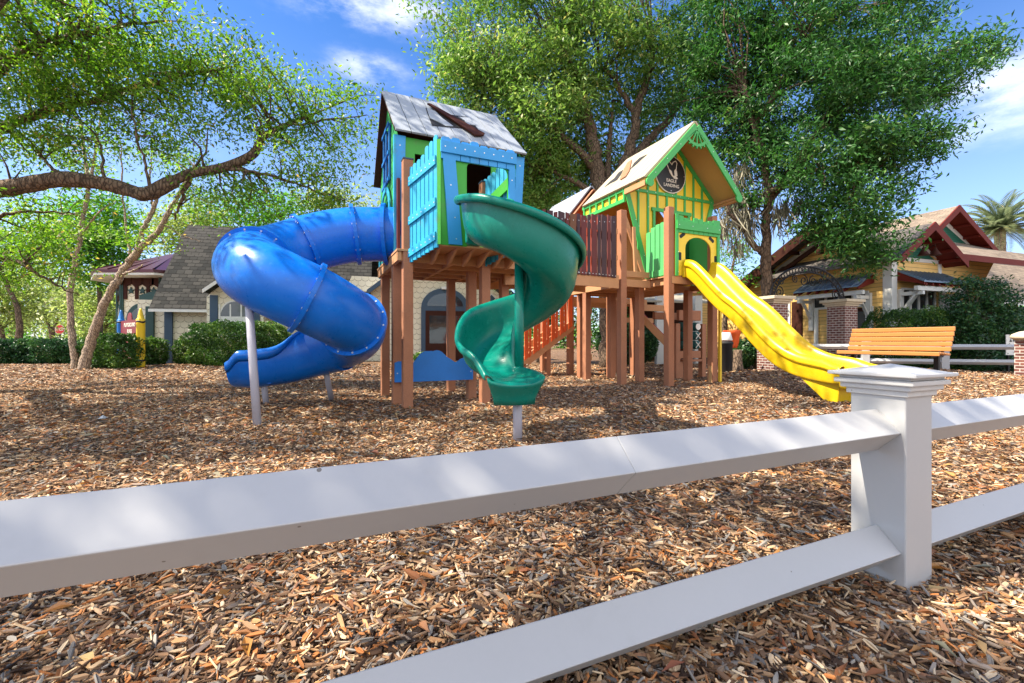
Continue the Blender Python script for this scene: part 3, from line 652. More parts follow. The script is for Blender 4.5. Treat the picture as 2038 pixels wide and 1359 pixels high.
# ---------------------------------------------------------------- blue tube slide
def tube_slide():
    t = thing('tube_slide', 'blue enclosed spiral tube slide on grey poles beside the blue playhouse', 'slide', (-3.1, 6.5, 0), 'playground slides')
    ctr = catmull([(-1.70, 7.62, 2.79), (-2.15, 7.58, 2.78), (-2.62, 7.45, 2.74), (-3.08, 7.26, 2.60), (-3.46, 6.98, 2.38), (-3.60, 6.5, 2.16), (-3.42, 5.98, 1.96), (-2.98, 5.74, 1.74), (-2.50, 5.94, 1.49), (-2.28, 6.5, 1.26), (-2.5, 7.05, 1.08), (-3.0, 7.28, .93)], 10)
    R = .435; m = MB(); m.tube(ctr, R, 32, caps=False); obj('tube', m, PBLUE, t, solid=.012)
    for i in (19, 34, 53, 77, 90):
        p = ctr[i]; d = (ctr[min(i+1, len(ctr)-1)]-ctr[i-1]).normalized(); f = MB()
        rs = []
        for s_, r_ in ((-.028, R-.005), (-.028, R+.058), (.028, R+.058), (.028, R-.005)):
            X = d.orthogonal().normalized(); Y = d.cross(X); rs.append([p+d*s_+X*r_*cos(2*pi*j/40)+Y*r_*sin(2*pi*j/40) for j in range(40)])
        f.ring(rs, 0, False, False, sm=False)
        for j in range(14):
            a = 2*pi*j/14; q = p+d*.029+(X*cos(a)+Y*sin(a))*(R+.022); f.disc(q, d, .014, 1); f.disc(p-d*.029+(X*cos(a)+Y*sin(a))*(R+.022), -d, .014, 1)
        obj('flange', f, [PBLUE, SCREW], t)
    p = ctr[9]; d = (ctr[10]-ctr[8]).normalized(); X = d.orthogonal().normalized(); Y = d.cross(X); f = MB()
    f.ring([[p+d*s_+X*r_*cos(2*pi*j/40)+Y*r_*sin(2*pi*j/40) for j in range(40)] for s_, r_ in ((-.03, R), (-.03, R+.07), (.03, R+.07), (.03, R))], 0, False, False, sm=False); obj('collar', f, PBLUE, t)
    # open exit chute
    path = catmull([(-2.62, 7.2, .98), (-3.0, 7.27, .90), (-3.4, 7.22, .80), (-3.72, 7.12, .75), (-4.0, 7.05, .72), (-4.22, 7.0, .73)], 6); n = len(path); rings = []
    for i, p in enumerate(path):
        d = (path[min(i+1, n-1)]-path[max(i-1, 0)]); d.z = 0; d.normalize(); x = Vector((d.y, -d.x, 0)); q = i/(n-1)
        op = sstep(.12, .62, q); hw = .40; prof = []
        top = 0
        endl = sstep(.85, 1, q)
        amax = radians(165)-op*radians(62)
        for k in range(25):
            a = -amax+2*amax*k/24; r_ = R-.01+.02*endl; zz_ = -r_*cos(a)
            prof.append((r_*sin(a), -r_+(zz_+r_)*(1-.38*endl)+.03*endl))
        # rolled rims
        l0, l1 = prof[0], prof[-1]; ro = .055*op
        pre = [(l0[0]-ro*.4, l0[1]-ro*1.8), (l0[0]-ro*1.5, l0[1]-ro*.8), (l0[0]-ro*1.3, l0[1]+ro*.6), (l0[0]-ro*.4, l0[1]+ro*.9)]
        post = [(-a, b) for a, b in pre[::-1]]
        rings.append([p+x*a+Vector((0, 0, b)) for a, b in pre+prof+post])
    m = MB(); m.ring(rings, 0, False, False, closed=False); obj('exit_chute', m, PBLUE, t, solid=.02)
    m = MB()   # foot under the exit
    m.prism([V(-4.02, 6.86, .36), V(-3.66, 6.9, .36), V(-3.6, 6.98, .46), V(-4.1, 6.92, .46)], V(.03, .36, 0)); obj('exit_foot', m, PBLUE, t, .01)
    for a, b, r in (((-3.07, 5.49, -.05), (-3.34, 5.75, 1.72), .048), ((-3.03, 7.68, -.05), (-3.0, 7.30, .58), .045), ((-3.89, 7.22, -.05), (-3.87, 7.08, .42), .045)):
        m = MB(); m.tube([a, Vector(a).lerp(Vector(b), .5), b], r, 16); obj('support_pole', m, POLEG, t)
    m = MB(); m.box((-2.98, 7.22, .58), (.14, 0, -.04), (0, .10, 0), (.01, 0, .025)); obj('saddle_bracket', m, POST2, t)
tube_slide()
# ---------------------------------------------------------------- green spiral slide
def spiral_slide():
    t = thing('spiral_slide', 'green open spiral slide curling round a post below the blue playhouse', 'slide', (.08, 5.0, 0), 'playground slides')
    C = Vector((.09, 5.10, 0)); rm = .35; st = []
    P0 = Vector((-.31, 6.52, 0)); T0 = -T1.e2; ph1 = radians(235)
    P1 = C+Vector((cos(ph1), sin(ph1), 0))*rm; TT1 = Vector((-sin(ph1), cos(ph1), 0))
    def zbed(ph): return 1.80-(ph-270)/90*.355     # bed height along the helix, ph in degrees
    z1 = zbed(235); n0 = 18
    for i in range(n0):
        s = i/n0; h = (2*s**3-3*s*s+1, s**3-2*s*s+s, -2*s**3+3*s*s, s**3-s*s); k = 1.75
        p = P0*h[0]+T0*k*h[1]+P1*h[2]+TT1*k*.8*h[3]
        dp = P0*(6*s*s-6*s)+T0*k*(3*s*s-4*s+1)+P1*(6*s-6*s*s)+TT1*k*.8*(3*s*s-2*s)
        z = 2.44-(2.44-z1)*(s**1.35*.55+s*.45); st.append((p, dp.normalized(), z, 0, s))
    phs = np.linspace(235, 585, 62)
    for ph in phs:
        a = radians(ph); q = (ph-235)/(585-235)
        rr = rm+.03*sstep(520, 585, ph)
        st.append((C+Vector((cos(a), sin(a), 0))*rr, Vector((-sin(a), cos(a), 0)), zbed(ph)+.06*sstep(540, 585, ph), q, 1))
    p, d, z, q, s = st[-1]
    d2 = Vector((.18, -.98, 0)).normalized()
    for k in range(1, 6):
        dd = d.lerp(d2, k/5).normalized(); p = p+dd*.105; z -= .001*k; st.append((p, dd, z, 1+k*.2, 1))
    rings = []; n = len(st)
    for i, (p, d, z, q, s) in enumerate(st):
        R_ = Vector((d.y, -d.x, 0))   # right of travel is the outside of the turn
        ex = sstep(.76, .99, min(q, 1)); fin = max(0, q-1); ent = 1-sstep(0, .3, s) if s < 1 else 0
        hi = .53+.06*ent-.25*ex; li = .38+.25*ent-.22*ex-.06*(1-ent)*(1 if s == 1 else 0)
        hi *= 1-.74*fin; li *= 1-.45*fin
        cu = (1-.85*ent)*(1-.5*ex)
        wo = .31-.05*fin**2-.03*ent; wi = .26+.04*ex-.05*fin**2
        prof = []
        prof += [(-wi-.03, li-min(.05, li*.5)), (-wi-.05, li-.005), (-wi-.02, li+min(.02, li*.1)), (-wi+.01, li-min(.02, li*.1))]
        prof += [(-wi+.015, li*.66), (-wi+.03, li*.36), (-wi+.07, min(.09, li*.22)), (-wi+.13, min(.025, li*.06)), (-.08, .0), (.03, .0), (.13, .015)]
        prof += [(wo-.12, min(.06, hi*.12)), (wo-.06, min(.14, hi*.28)), (wo-.035, hi*.5), (wo-.025, hi*.75), (wo-.01, hi-min(.045, hi*.15)), (wo+.012, hi-min(.012, hi*.05)), (wo+.012+.033*cu, hi+.004), (wo+.014+.056*cu, hi-.022), (wo+.012+.05*cu, hi-min(.065, hi*.5)), (wo+.004+.026*cu, hi-min(.08, hi*.7))]
        rings.append([p+R_*a+Vector((0, 0, z+b)) for a, b in prof])
    m = MB(); m.ring(rings, 0, False, False, closed=False); obj('chute', m, PGREEN, t, solid=.022, sub=1)
    # rounded flange that meets the bay
    m = MB(); p, d, z, q, s = st[0]; R_ = Vector((d.y, -d.x, 0))
    prof = [(-.36, -.08), (-.37, .55), (-.33, .62), (-.29, .58), (-.27, .1), (-.18, .02), (.2, .0), (.28, .1), (.30, .58), (.34, .64), (.385, .58), (.375, -.06), (.33, -.09), (-.3, -.1)]
    m.prism([p-d*.02+R_*a+Vector((0, 0, z+b)) for a, b in prof], d*.07); obj('entry_flange', m, PGREEN, t, .018)
    m = MB(); m.tube([(C.x-.01, C.y-.04, .60), (C.x-.01, C.y-.04, 1.2), (C.x-.01, C.y-.04, 1.95)], .052, 20); obj('centre_column', m, PGREEN, t)
    # skirt under the exit follows the lip and tapers down to the pole
    p, d, z, q, s = st[-1]; R_ = Vector((d.y, -d.x, 0)); m = MB(); rs = []
    lip = [(-.29, .06), (-.25, .03), (-.17, .0), (-.06, -.012), (.06, -.012), (.17, .0), (.24, .025), (.28, .06)]
    for dz, kx, ky, bk in ((0, 1, 1, .06), (-.035, .97, .8, .04), (-.09, .86, .5, .0), (-.16, .74, .2, -.03), (-.215, .72, .1, -.04)):
        fr_ = [p+d*(bk-.045+.05*cos(a/.3*1.4))+R_*a*kx+Vector((0, 0, z+b*ky+dz-.004)) for a, b in lip]
        bkp = [p-d*.24+R_*a*kx*.9+Vector((0, 0, z+.0*ky+dz+.012)) for a in (.26, .1, -.1, -.26)]
        rs.append(fr_+bkp)
    m.ring(rs, 0, True, True); obj('exit_skirt', m, PGREEN, t, solid=0)
    m = MB(); m.tube([(.056, 4.58, -.05), (.056, 4.58, .25), (.056, 4.58, .55)], .047, 20); obj('support_pole', m, POLEG, t)
spiral_slide()
# ---------------------------------------------------------------- plank bridge
def bridge():
    P, Q = V(-.12, 8.25, 0), V(2.44, 10.38, 0); d = (Q-P).normalized(); nr = Vector((d.y, -d.x, 0)); Ln = (Q-P).length
    t = thing('plank_bridge', 'arched bridge with dark purple and maroon plank sides joining the two playhouses', 'bridge', P.lerp(Q, .5)-nr*.5)
    zb = lambda u: 2.33+.18*(u/Ln)+.04*sin(pi*u/Ln); zt = lambda u: 3.50+.35*(u/Ln)-.06*sin(pi*u/Ln)
    seq = [(.155, DPUR), (.085, MARO)]; u = .02; i = 0; rs = random.Random(3); base = {}
    wide = [DPUR, MARO, DPUR, MARO, DPUR, MARO, DPUR, MARO, DPUR, MARO, BRWN, DPUR, MARO, DPUR, MARO, DPUR]
    while u < Ln-.1:
        w = (.165, .085)[i % 2]
        m = MB(); m.panel(P, Q, [(u, zb(u)-.07), (u+w, zb(u)-.07), (u+w, zt(u+w/2)+rs.uniform(-.02, .03)), (u, zt(u+w/2)+rs.uniform(-.02, .03))], 0, .03, 0)
        screws(m, P, Q, [(u+.03, zb(u)-.03), (u+w-.03, zb(u)-.03), (u+w/2, zt(u)-.12)], .03, 1)
        obj('plank', m, [wide[i % 16], SCREW], t, .004); u += w+.042; i += 1
    for k in range(2):     # far side
        pass
    off = -nr*1.05; u = .05; i = 0
    while u < Ln-.1:
        w = (.16, .09)[i % 2]; m = MB(); m.panel(P+off, Q+off, [(u, zb(u)-.05), (u+w, zb(u)-.05), (u+w, zt(u)-.02), (u, zt(u)-.02)], 0, .03, 0); obj('plank', m, [POST, MARO, DPUR][(i*2+i//3) % 3], t); u += w+.06; i += 1
    m = MB(); N_ = 10
    for o0, o1, za, zc in ((0, -.045, -.30, -.075), (-1.05, -1.0, -.30, -.075)):
        m = MB()
        for k in range(N_):
            u0, u1 = Ln*k/N_, Ln*(k+1)/N_; m.panel(P, Q, [(u0, zb(u0)+za), (u1, zb(u1)+za), (u1, zb(u1)-.0), (u0, zb(u0)-.0)], o1, o0-.002)
        obj('side_beam', m, POST2, t)
    m = MB()
    for k in range(20):
        u0 = Ln*k/20; m.panel(P, Q, [(u0+.005, zb(u0)-.02), (u0+Ln/20-.005, zb(u0)-.02), (u0+Ln/20-.005, zb(u0)+.02), (u0+.005, zb(u0)+.02)], -1.0, -.05)
    obj('walkway', m, POST2, t)
    for za in (.35, .95):
        for o0 in (-.03, -1.0):
            m = MB()
            for k in range(N_):
                u0, u1 = Ln*k/N_, Ln*(k+1)/N_; m.panel(P, Q, [(u0, zb(u0)+za), (u1, zb(u1)+za), (u1, zb(u1)+za+.11), (u0, zb(u0)+za+.11)], o0-.03, o0-.002)
            obj('handrail', m, POST2, t)
bridge()
# ---------------------------------------------------------------- yellow and green playhouse tower
T2 = FR(3.53, 10.24, 65.5)
def right_tower():
    t = thing('playhouse_tower', 'yellow and green half-timbered playhouse with cream gable roof raised on brown posts', 'playhouse', T2(.9, 1.2, 0), 'playhouse towers')
    for a, b, z in ((0, 0, 4.02), (1.48, .12, 4.0), (-.80, .65, 4.02), (.04, 1.03, 2.3), (1.45, .86, 2.3), (-.69, 2.25, 2.3), (.02, 2.14, 2.3), (1.41, 2.9, 2.3), (-.45, 2.9, 2.3), (.55, 2.9, 2.3)):
        tower_post(t, T2, a, b, z, w=.165, cap=False)
    m = MB(); m.fbox(T2, -.75, .02, .62, .67, 2.27, 2.44); m.fbox(T2, .0, 1.55, -.10, -.05, 2.30, 2.46); m.fbox(T2, 0.1, 1.8, .90, .95, 2.25, 2.42)
    m.fbox(T2, -.78, -.73, .7, 2.9, 2.28, 2.43); m.fbox(T2, 1.56, 1.6, -.05, 2.9, 2.28, 2.43); m.fbox(T2, .08, .12, .0, .9, 2.302, 2.458)
    for b in (1.4, 1.9, 2.4, 2.86): m.fbox(T2, -.73, 1.56, b-.03, b+.03, 2.27, 2.42)
    m.fbox(T2, -.80, 1.62, .96, 2.95, 2.462, 2.49); m.fbox(T2, .02, 1.55, -.08, .955, 2.463, 2.492)
    obj('deck', m, POST2, t, .004)
    s0 = .95; P, Q = T2(-.47, s0), T2(2.41, s0); wid = 2.88; zc = 4.68; za = 6.12; mid = wid/2
    m = MB()
    m.panel(P, Q, [(.69, 2.5), (.69, 2.56), (.01, zc), (mid, za), (wid-.01, zc), (2.2, 2.5), (2.0, 2.5), (2.0, 4.24), (.88, 4.24), (.88, 2.5)], -.03, 0)
    obj('front_wall', m, YEL, t)
    m = MB()
    def st(u0, z0, u1, z1, w, n=.03):
        d = Vector((u1-u0, 0, z1-z0)).normalized(); x = Vector((-d.z, 0, d.x))*w/2
        m.panel(P, Q, [(u0-x.x, z0-x.z), (u1-x.x, z1-x.z), (u1+x.x, z1+x.z), (u0+x.x, z0+x.z)], .002, n)
    st(.03, zc-.04, .74, 2.44, .13, .036); st(wid-.03, zc-.04, wid-.72, 2.44, .13, .036)
    st(-.02, zc-.0, wid+.02, zc-.0, .075, .034); st(0.02, zc+.03, mid, za-.02, .10, .035); st(wid-.02, zc+.03, mid, za-.02, .10, .035)
    for k in range(1, 9):
        u = .30*k+.09; top = zc+(za-zc)*(1-abs(u-mid)/mid)-.06
        lo = 4.26 if .82 < u < 2.06 else 2.55+max(0, (.62-u)*2.9, (u-2.26)*2.9)
        st(u, lo, u, top, .058, .026)
    st(.87, 2.5, .87, 4.24, .07, .04); st(2.02, 2.5, 2.02, 4.24, .07, .04); st(.80, 4.27, 2.10, 4.27, .085, .044)
    screws(m, P, Q, [(.1+.27*k, zc) for k in range(11)]+[(.39, 3.8), (.69, 3.4), (.69, 4.3), (.3, 3.95), (.55, 3.1)], .04, 1)
    obj('timber_frame', m, [GRN2, SCREW], t, .004)
    m = MB(); m.panel(T2(2.35, 2.7), T2(-.4, 2.7), [(.2, 2.5), (2.5, 2.5), (2.7, zc), (1.37, 6.1), (0, zc)], -.03, 0); obj('back_wall', m, TANB, t)
    # left side: eave frieze with yellow blocks, open below with green door post
    P, Q = T2(-.44, 2.75), T2(-.44, .98); ln = 1.77; m = MB()
    m.panel(P, Q, [(0, 4.37), (ln, 4.37), (ln, 4.68), (0, 4.68)], -.03, 0, 0)
    m.panel(P, Q, [(-.02, 4.35), (ln+.02, 4.35), (ln+.02, 4.44), (-.02, 4.44)], .002, .05, 1)
    m.panel(P, Q, [(-.02, 4.61), (ln+.02, 4.61), (ln+.02, 4.69), (-.02, 4.69)], .002, .05, 1)
    for k in range(7): u = .02+k*.285; m.panel(P, Q, [(u, 4.44), (u+.06, 4.44), (u+.06, 4.61), (u, 4.61)], .002, .045, 1)
    obj('eave_frieze', m, [YEL, GRN2], t, .004)
    m = MB(); m.panel(P, Q, [(0, 3.9), (.7, 3.9), (.7, 4.34), (0, 4.34)], -.03, 0); m.panel(P, Q, [(0, 2.5), (.4, 2.5), (.4, 3.88), (0, 3.88)], -.03, 0); obj('side_wall', m, ORNG, t)
    m = MB(); m.panel(T2(2.35, .98), T2(2.35, 2.75), [(0, 2.5), (1.77, 2.5), (1.77, 4.68), (0, 4.68)], -.03, 0); obj('side_wall', m, YEL, t)
    # bridge gate brace
    m = MB(); m.beam(T2(-.62, .8, 3.98), T2(-.05, .75, 2.52), .05, .10); m.beam(T2(-.72, .70, 2.58), T2(.06, .70, 2.58), .04, .14); m.beam(T2(-.40, .72, 3.7), T2(-.34, .72, 2.62), .05, .08); obj('brace', m, POST2, t, .004)
    # roof
    g0, g1 = .18, 2.70; el, er, ap = -.52, 2.52, 1.0; ze, zp = 4.68, 6.22
    m = MB(); plank_slope(m, T2(el, g1, ze), T2(el, g0, ze), T2(ap, g0, zp), T2(ap, g1, zp), 9, th=.035, gap=.014, mi=0, under=1)
    plank_slope(m, T2(er, g0, ze), T2(er, g1, ze), T2(ap, g1, zp), T2(ap, g0, zp), 9, th=.035, mi=0, under=1)
    rf = obj('roof', m, [ROOFC, TANB], t)
    A, B, D = T2(el, g1, ze), T2(el, g0, ze), T2(ap, g1, zp); nr = (B-A).cross(D-A).normalized()
    if nr.z < 0: nr = -nr
    o = A+nr*.04; cx = lambda x, y: (1140+x/6.796, 230+y/6.796); m = MB()
    def onroof(pts, h, mi, lift=0): m.prism([hit(*cx(x, y), o+nr*lift, nr) for x, y in pts], nr*h, mi)
    onroof([(1005, 525), (905, 572), (830, 640), (800, 690), (765, 745), (790, 715), (870, 650), (925, 595)], .006, 0)
    onroof([(680, 735), (620, 770), (560, 850), (500, 895), (430, 966), (510, 915), (600, 870), (655, 790)], .006, 0)
    onroof([(800, 600), (745, 640), (700, 720), (640, 862), (650, 870), (720, 825), (770, 745)], .02, 1, .008)
    obj('roof_patch', m, [DARK, POST], rf)
    # eave boxes under the overhang
    for a0, a1, b0, b1 in ((el+.02, el+.09, el+.08, -.45), (er-.09, er-.02, 2.40, er-.08)):
        m = MB(); m.fbox(T2, a0, a1, g0+.04, .94, ze-.16, ze-.03); m.fbox(T2, b0, b1, g0+.05, .93, ze-.10, ze-.06); obj('eave_box', m, POST2, t, .004)
    # barge boards with round ends and fan at the apex
    P, Q = T2(el, g0-.012), T2(er, g0-.012); W_ = er-el; M_ = ap-el; m = MB()
    def bb(u0, z0, u1, z1, w):
        d = Vector((u1-u0, 0, z1-z0)).normalized(); x = Vector((-d.z, 0, d.x))*w/2
        m.panel(P, Q, [(u0-x.x, z0-x.z), (u1-x.x, z1-x.z), (u1+x.x, z1+x.z), (u0+x.x, z0+x.z)], .002, .04)
    bb(.10, ze-.04, M_-.02, zp-.12, .15); bb(W_-.10, ze-.04, M_+.02, zp-.12, .15)
    for u in (.10, W_-.10): m.panel(P, Q, [(u+.105*cos(k*pi/10), ze-.10+.105*sin(k*pi/10)) for k in range(20)], .003, .046)
    for k in range(5):
        a = radians(-140+25*k); bb(M_+.04*cos(a), zp-.20+.04*sin(a), M_+.36*cos(a), zp-.20+.36*sin(a), .03)
    arc = [(M_+.40*cos(radians(a)), zp-.20+.40*sin(radians(a))) for a in range(-145, -34, 10)]; arc2 = [(M_+.33*cos(radians(a)), zp-.20+.33*sin(radians(a))) for a in range(-35, -146, -10)]
    m.panel(P, Q, arc+arc2, .004, .038)
    for k in range(7):
        a = radians(-140+16.6*k); bb(M_+.39*cos(a), zp-.20+.39*sin(a), M_+.45*cos(a), zp-.20+.45*sin(a), .035)
    screws(m, P, Q, [(.25, ze+.13), (.6, ze+.5), (1.0, ze+.9), (W_-.25, ze+.13), (W_-.6, ze+.5), (W_-1.0, ze+.9)], .042, 1)
    obj('barge_board', m, [GRN2, SCREW], t, .003)
    # bay at the front: yellow arched panel, green castle rail
    P, Q = T2(.10, -.10), T2(1.42, -.10); wb = 1.32; m = MB(); ao, at = .28, 3.12; c = wb/2+.03
    arc = [(c+.40*cos(radians(a)), at+.27*sin(radians(a))) for a in range(180, -1, -15)]
    m.panel(P, Q, [(.05, 2.49), (c-.34, 2.49), (c-.34, 2.62), (c-.40, 2.74)]+arc+[(c+.40, 2.74), (c+.34, 2.62), (c+.34, 2.49), (1.27, 2.49), (1.27, 3.62), (.05, 3.62)], -.025, 0)
    for u, z, a in ((.20, 3.40, .6), (.47, 3.50, .15), (.82, 3.50, -.15), (1.10, 3.38, -.6), (.13, 2.92, 1.57), (1.23, 2.92, 1.57)):
        e = Vector((cos(a), sin(a))); f = Vector((-sin(a), cos(a)))
        pts = [Vector((u, z))+e*x+f*y for x, y in ((-.09, -.03), (-.07, -.04), (.07, -.04), (.09, -.03), (.09, .03), (.07, .04), (-.07, .04), (-.09, .03))]
        m.panel(P, Q, [(q.x, q.y) for q in pts], .0015, .004, 1)
    obj('bay_front', m, [YEL, DARK], t, .003)
    m = MB(); m.panel(P, Q, [(-.02, 2.47), (.06, 2.47), (.06, 3.86), (-.02, 3.86)], .006, .035); m.panel(P, Q, [(1.26, 2.47), (1.34, 2.47), (1.34, 3.84), (1.26, 3.84)], .006, .035)
    m.panel(P, Q, [(-.01, 3.52), (1.33, 3.52), (1.33, 3.70), (-.01, 3.70)], .037, .07)
    for k, z in enumerate((3.83, 3.79, 3.75, 3.82, 3.81, 3.77, 3.80, 3.83)): m.panel(P, Q, slat_profile(.07+k*.15, .07+k*.15+.14, 3.45, z, .02), .006, .034)
    screws(m, P, Q, [(.05, 3.61), (.45, 3.61), (.9, 3.61), (1.28, 3.61), (.02, 2.55), (.02, 3.0), (1.30, 3.1), (1.3, 2.6)], .07, 1)
    obj('castle_rail', m, [GRN2, SCREW], t, .004)
    P, Q = T2(.09, .90), T2(.09, .05); m = MB()
    for k, z in enumerate((3.62, 3.70, 3.74, 3.76)): u = .08+k*.16; m.panel(P, Q, slat_profile(u, u+.135, 2.50, z, .02), .0, .03)
    m.panel(P, Q, [(.06, 2.52), (.72, 2.52), (.72, 2.66), (.06, 2.66)], .032, .05); obj('slat_panel', m, LIME, t, .004)
    m = MB(); m.fbox(T2, 1.5, 1.53, .05, .9, 2.5, 3.7); obj('slat_panel', m, GRN2, t, .004)
    m = MB(); m.fbox(T2, 1.18, 1.5, .86, .9, 2.5, 3.6); obj('door', m, DKGRN, t, .004)
    m = MB(); m.fbox(T2, .99, 1.05, .8, .84, 2.5, 3.6); obj('door_post', m, YEL, t, .004)
    m = MB(); m.fbox(T2, 1.60, 1.66, .0, .06, -.05, 2.28); obj('slide_strut', m, YEL, t, .006)
    m = MB(); m.fbox(T2, 1.395, 1.399, .06, .16, -.02, .42); obj('post_patch', m, TANB, t)
right_tower()
# ---------------------------------------------------------------- round club sign
def round_sign():
    p0 = T2(.0, .905); c = T2.hb(1335, 347, .905); e1, e2 = T2.e1, T2.e2; up = Vector((0, 0, 1)); n = -e2
    t = thing('round_sign', 'round black sign with eagle emblem and cream lettering on the yellow gable', 'sign', c)
    R = .475
    def disc(r, h0, h1): m = MB(); m.prism([c+n*h0+e1*r*1.04*cos(2*pi*k/48)+up*r*sin(2*pi*k/48) for k in range(48)], n*(h1-h0)); return m
    obj('rim', disc(R, -.03, .0), CREAM, t); obj('face', disc(R-.025, .0005, .010), SIGNB, t)
    k = .475/192.
    def q(x, y): return c+n*.0115+e1*(x-1325)*k*1.0+up*(795-y)*k*.93
    m = MB()
    def stroke(pts, w):
        pts = [q(*p) for p in pts]
        for a, b in zip(pts, pts[1:]):
            d = (b-a); s = d.cross(n).normalized()*w/2; d = d.normalized()*w*.3; m.prism([a-s-d, b-s+d, b+s+d, a+s-d], n*.005)
    def fill(pts): m.prism([q(*p) for p in pts], n*.006)
    stroke([(1235, 600), (1280, 635), (1310, 665), (1335, 690), (1350, 660), (1385, 640), (1402, 665), (1395, 700), (1390, 740)], .020)
    stroke([(1180, 660), (1230, 655), (1265, 685), (1290, 735)], .022)
    fill([(1290, 735), (1330, 760), (1345, 800), (1360, 830), (1335, 815), (1305, 780)])
    fill([(1365, 750), (1380, 730), (1400, 745), (1408, 800), (1390, 812), (1368, 790)])
    fill([(1345, 812), (1368, 800), (1395, 812), (1415, 828), (1400, 838), (1360, 836)])
    obj('emblem', m, CREAM, t)
    textmesh('lettering', 'EAGLE', c+n*.012+e1*.012+up*(-.165), e1, up, .115, CREAM, t); textmesh('lettering', 'LANDING', c+n*.012+e1*.012+up*(-.285), e1, up, .115, CREAM, t)
    m = MB()
    for a in (0, 1.57, 3.14, 4.71): m.disc(c+n*.010+e1*(R-.06)*1.04*cos(a)+up*(R-.06)*sin(a), n, .012, 0)
    obj('screw', m, SCREW, t)
round_sign()
# ---------------------------------------------------------------- yellow wave slide
def wave_slide():
    t = thing('wave_slide', 'yellow straight wave slide running down from the yellow playhouse', 'slide', T2(.78, -1.7, 0), 'playground slides')
    prof = [(0, 2.50), (.10, 2.48), (.30, 2.32), (.60, 2.02), (.90, 1.74), (1.15, 1.56), (1.40, 1.34), (1.75, .98), (2.1, .68), (2.45, .50), (2.8, .42), (3.1, .39), (3.32, .37)]
    path = catmull([T2(.78, -.13-b, z) for b, z in prof], 4); rings = []; n = len(path)
    for i, p in enumerate(path):
        q = i/(n-1); d = (path[min(i+1, n-1)]-path[max(i-1, 0)]).normalized(); x = T2.e1; up = x.cross(d)*-1
        if up.z < 0: up = -up
        hw = .36+.05*sstep(.8, 1, q); h = .34-.02*sstep(0, .2, q)-.10*sstep(.86, 1, q); rw = .11+.02*sstep(.8, 1, q)
        lift = .02*sstep(.93, 1, q)
        pr = [(-hw-rw*.62, -.07), (-hw-rw*.72, .02), (-hw-rw*.84, h*.40), (-hw-rw*.80, h*.52), (-hw-rw*1.18, h*.56), (-hw-rw*1.2, h*.70), (-hw-rw*1.02, h*.88), (-hw-rw*.70, h*.985), (-hw-rw*.55, h*.96), (-hw-rw*.36, h), (-hw-.005, h*.93), (-hw+.03, h*.68), (-hw+.055, h*.3), (-hw+.12, .04), (-hw+.2, .0), (0, -.004)]
        pr = pr+[(-a, b) for a, b in pr[:-1][::-1]]
        rings.append([p+x*a+up*(b+lift) for a, b in pr])
    m = MB(); m.ring(rings, 0, False, False, closed=False); obj('chute', m, PYEL, t, solid=.02, sub=1)
    m = MB(); p = path[-1]; x = T2.e1; d = -T2.e2; up = Vector((0, 0, 1))
    pts = [(-.52, -.08), (-.50, .16), (-.42, .25), (-.33, .2), (-.27, .05), (-.16, -.005), (.16, -.005), (.27, .05), (.33, .2), (.42, .25), (.50, .16), (.52, -.08), (.45, -.14), (-.45, -.14)]
    rs = [[p-d*.02+x*a*.99+up*b for a, b in pts], [p+d*.07+x*a*.985+up*(b*.92-.01) for a, b in pts], [p+d*.12+x*a*.93+up*(b*.7-.03) for a, b in pts]]
    m.ring(rs, 0, True, True); obj('exit_lip', m, PYEL, t)
    m = MB(); q = path[-8]
    m.prism([T2(.38, -2.70, .40), T2(.38, -3.38, .34), T2(.38, -3.34, -.04), T2(.38, -3.20, -.04)], T2.e1*.80); obj('foot', m, PYEL, t, .012)
    m = MB(); p = path[0]
    for s in (-1, 1):
        for k in range(1): m.prism([T2(.78+s*.38, -.10, 2.44), T2(.78+s*.50, -.10, 2.44), T2(.78+s*.49, -.10, 2.80), T2(.78+s*.43, -.10, 2.86), T2(.78+s*.37, -.10, 2.80)], -T2.e2*.07)
    obj('entry_flange', m, PYEL, t, .02)
wave_slide()
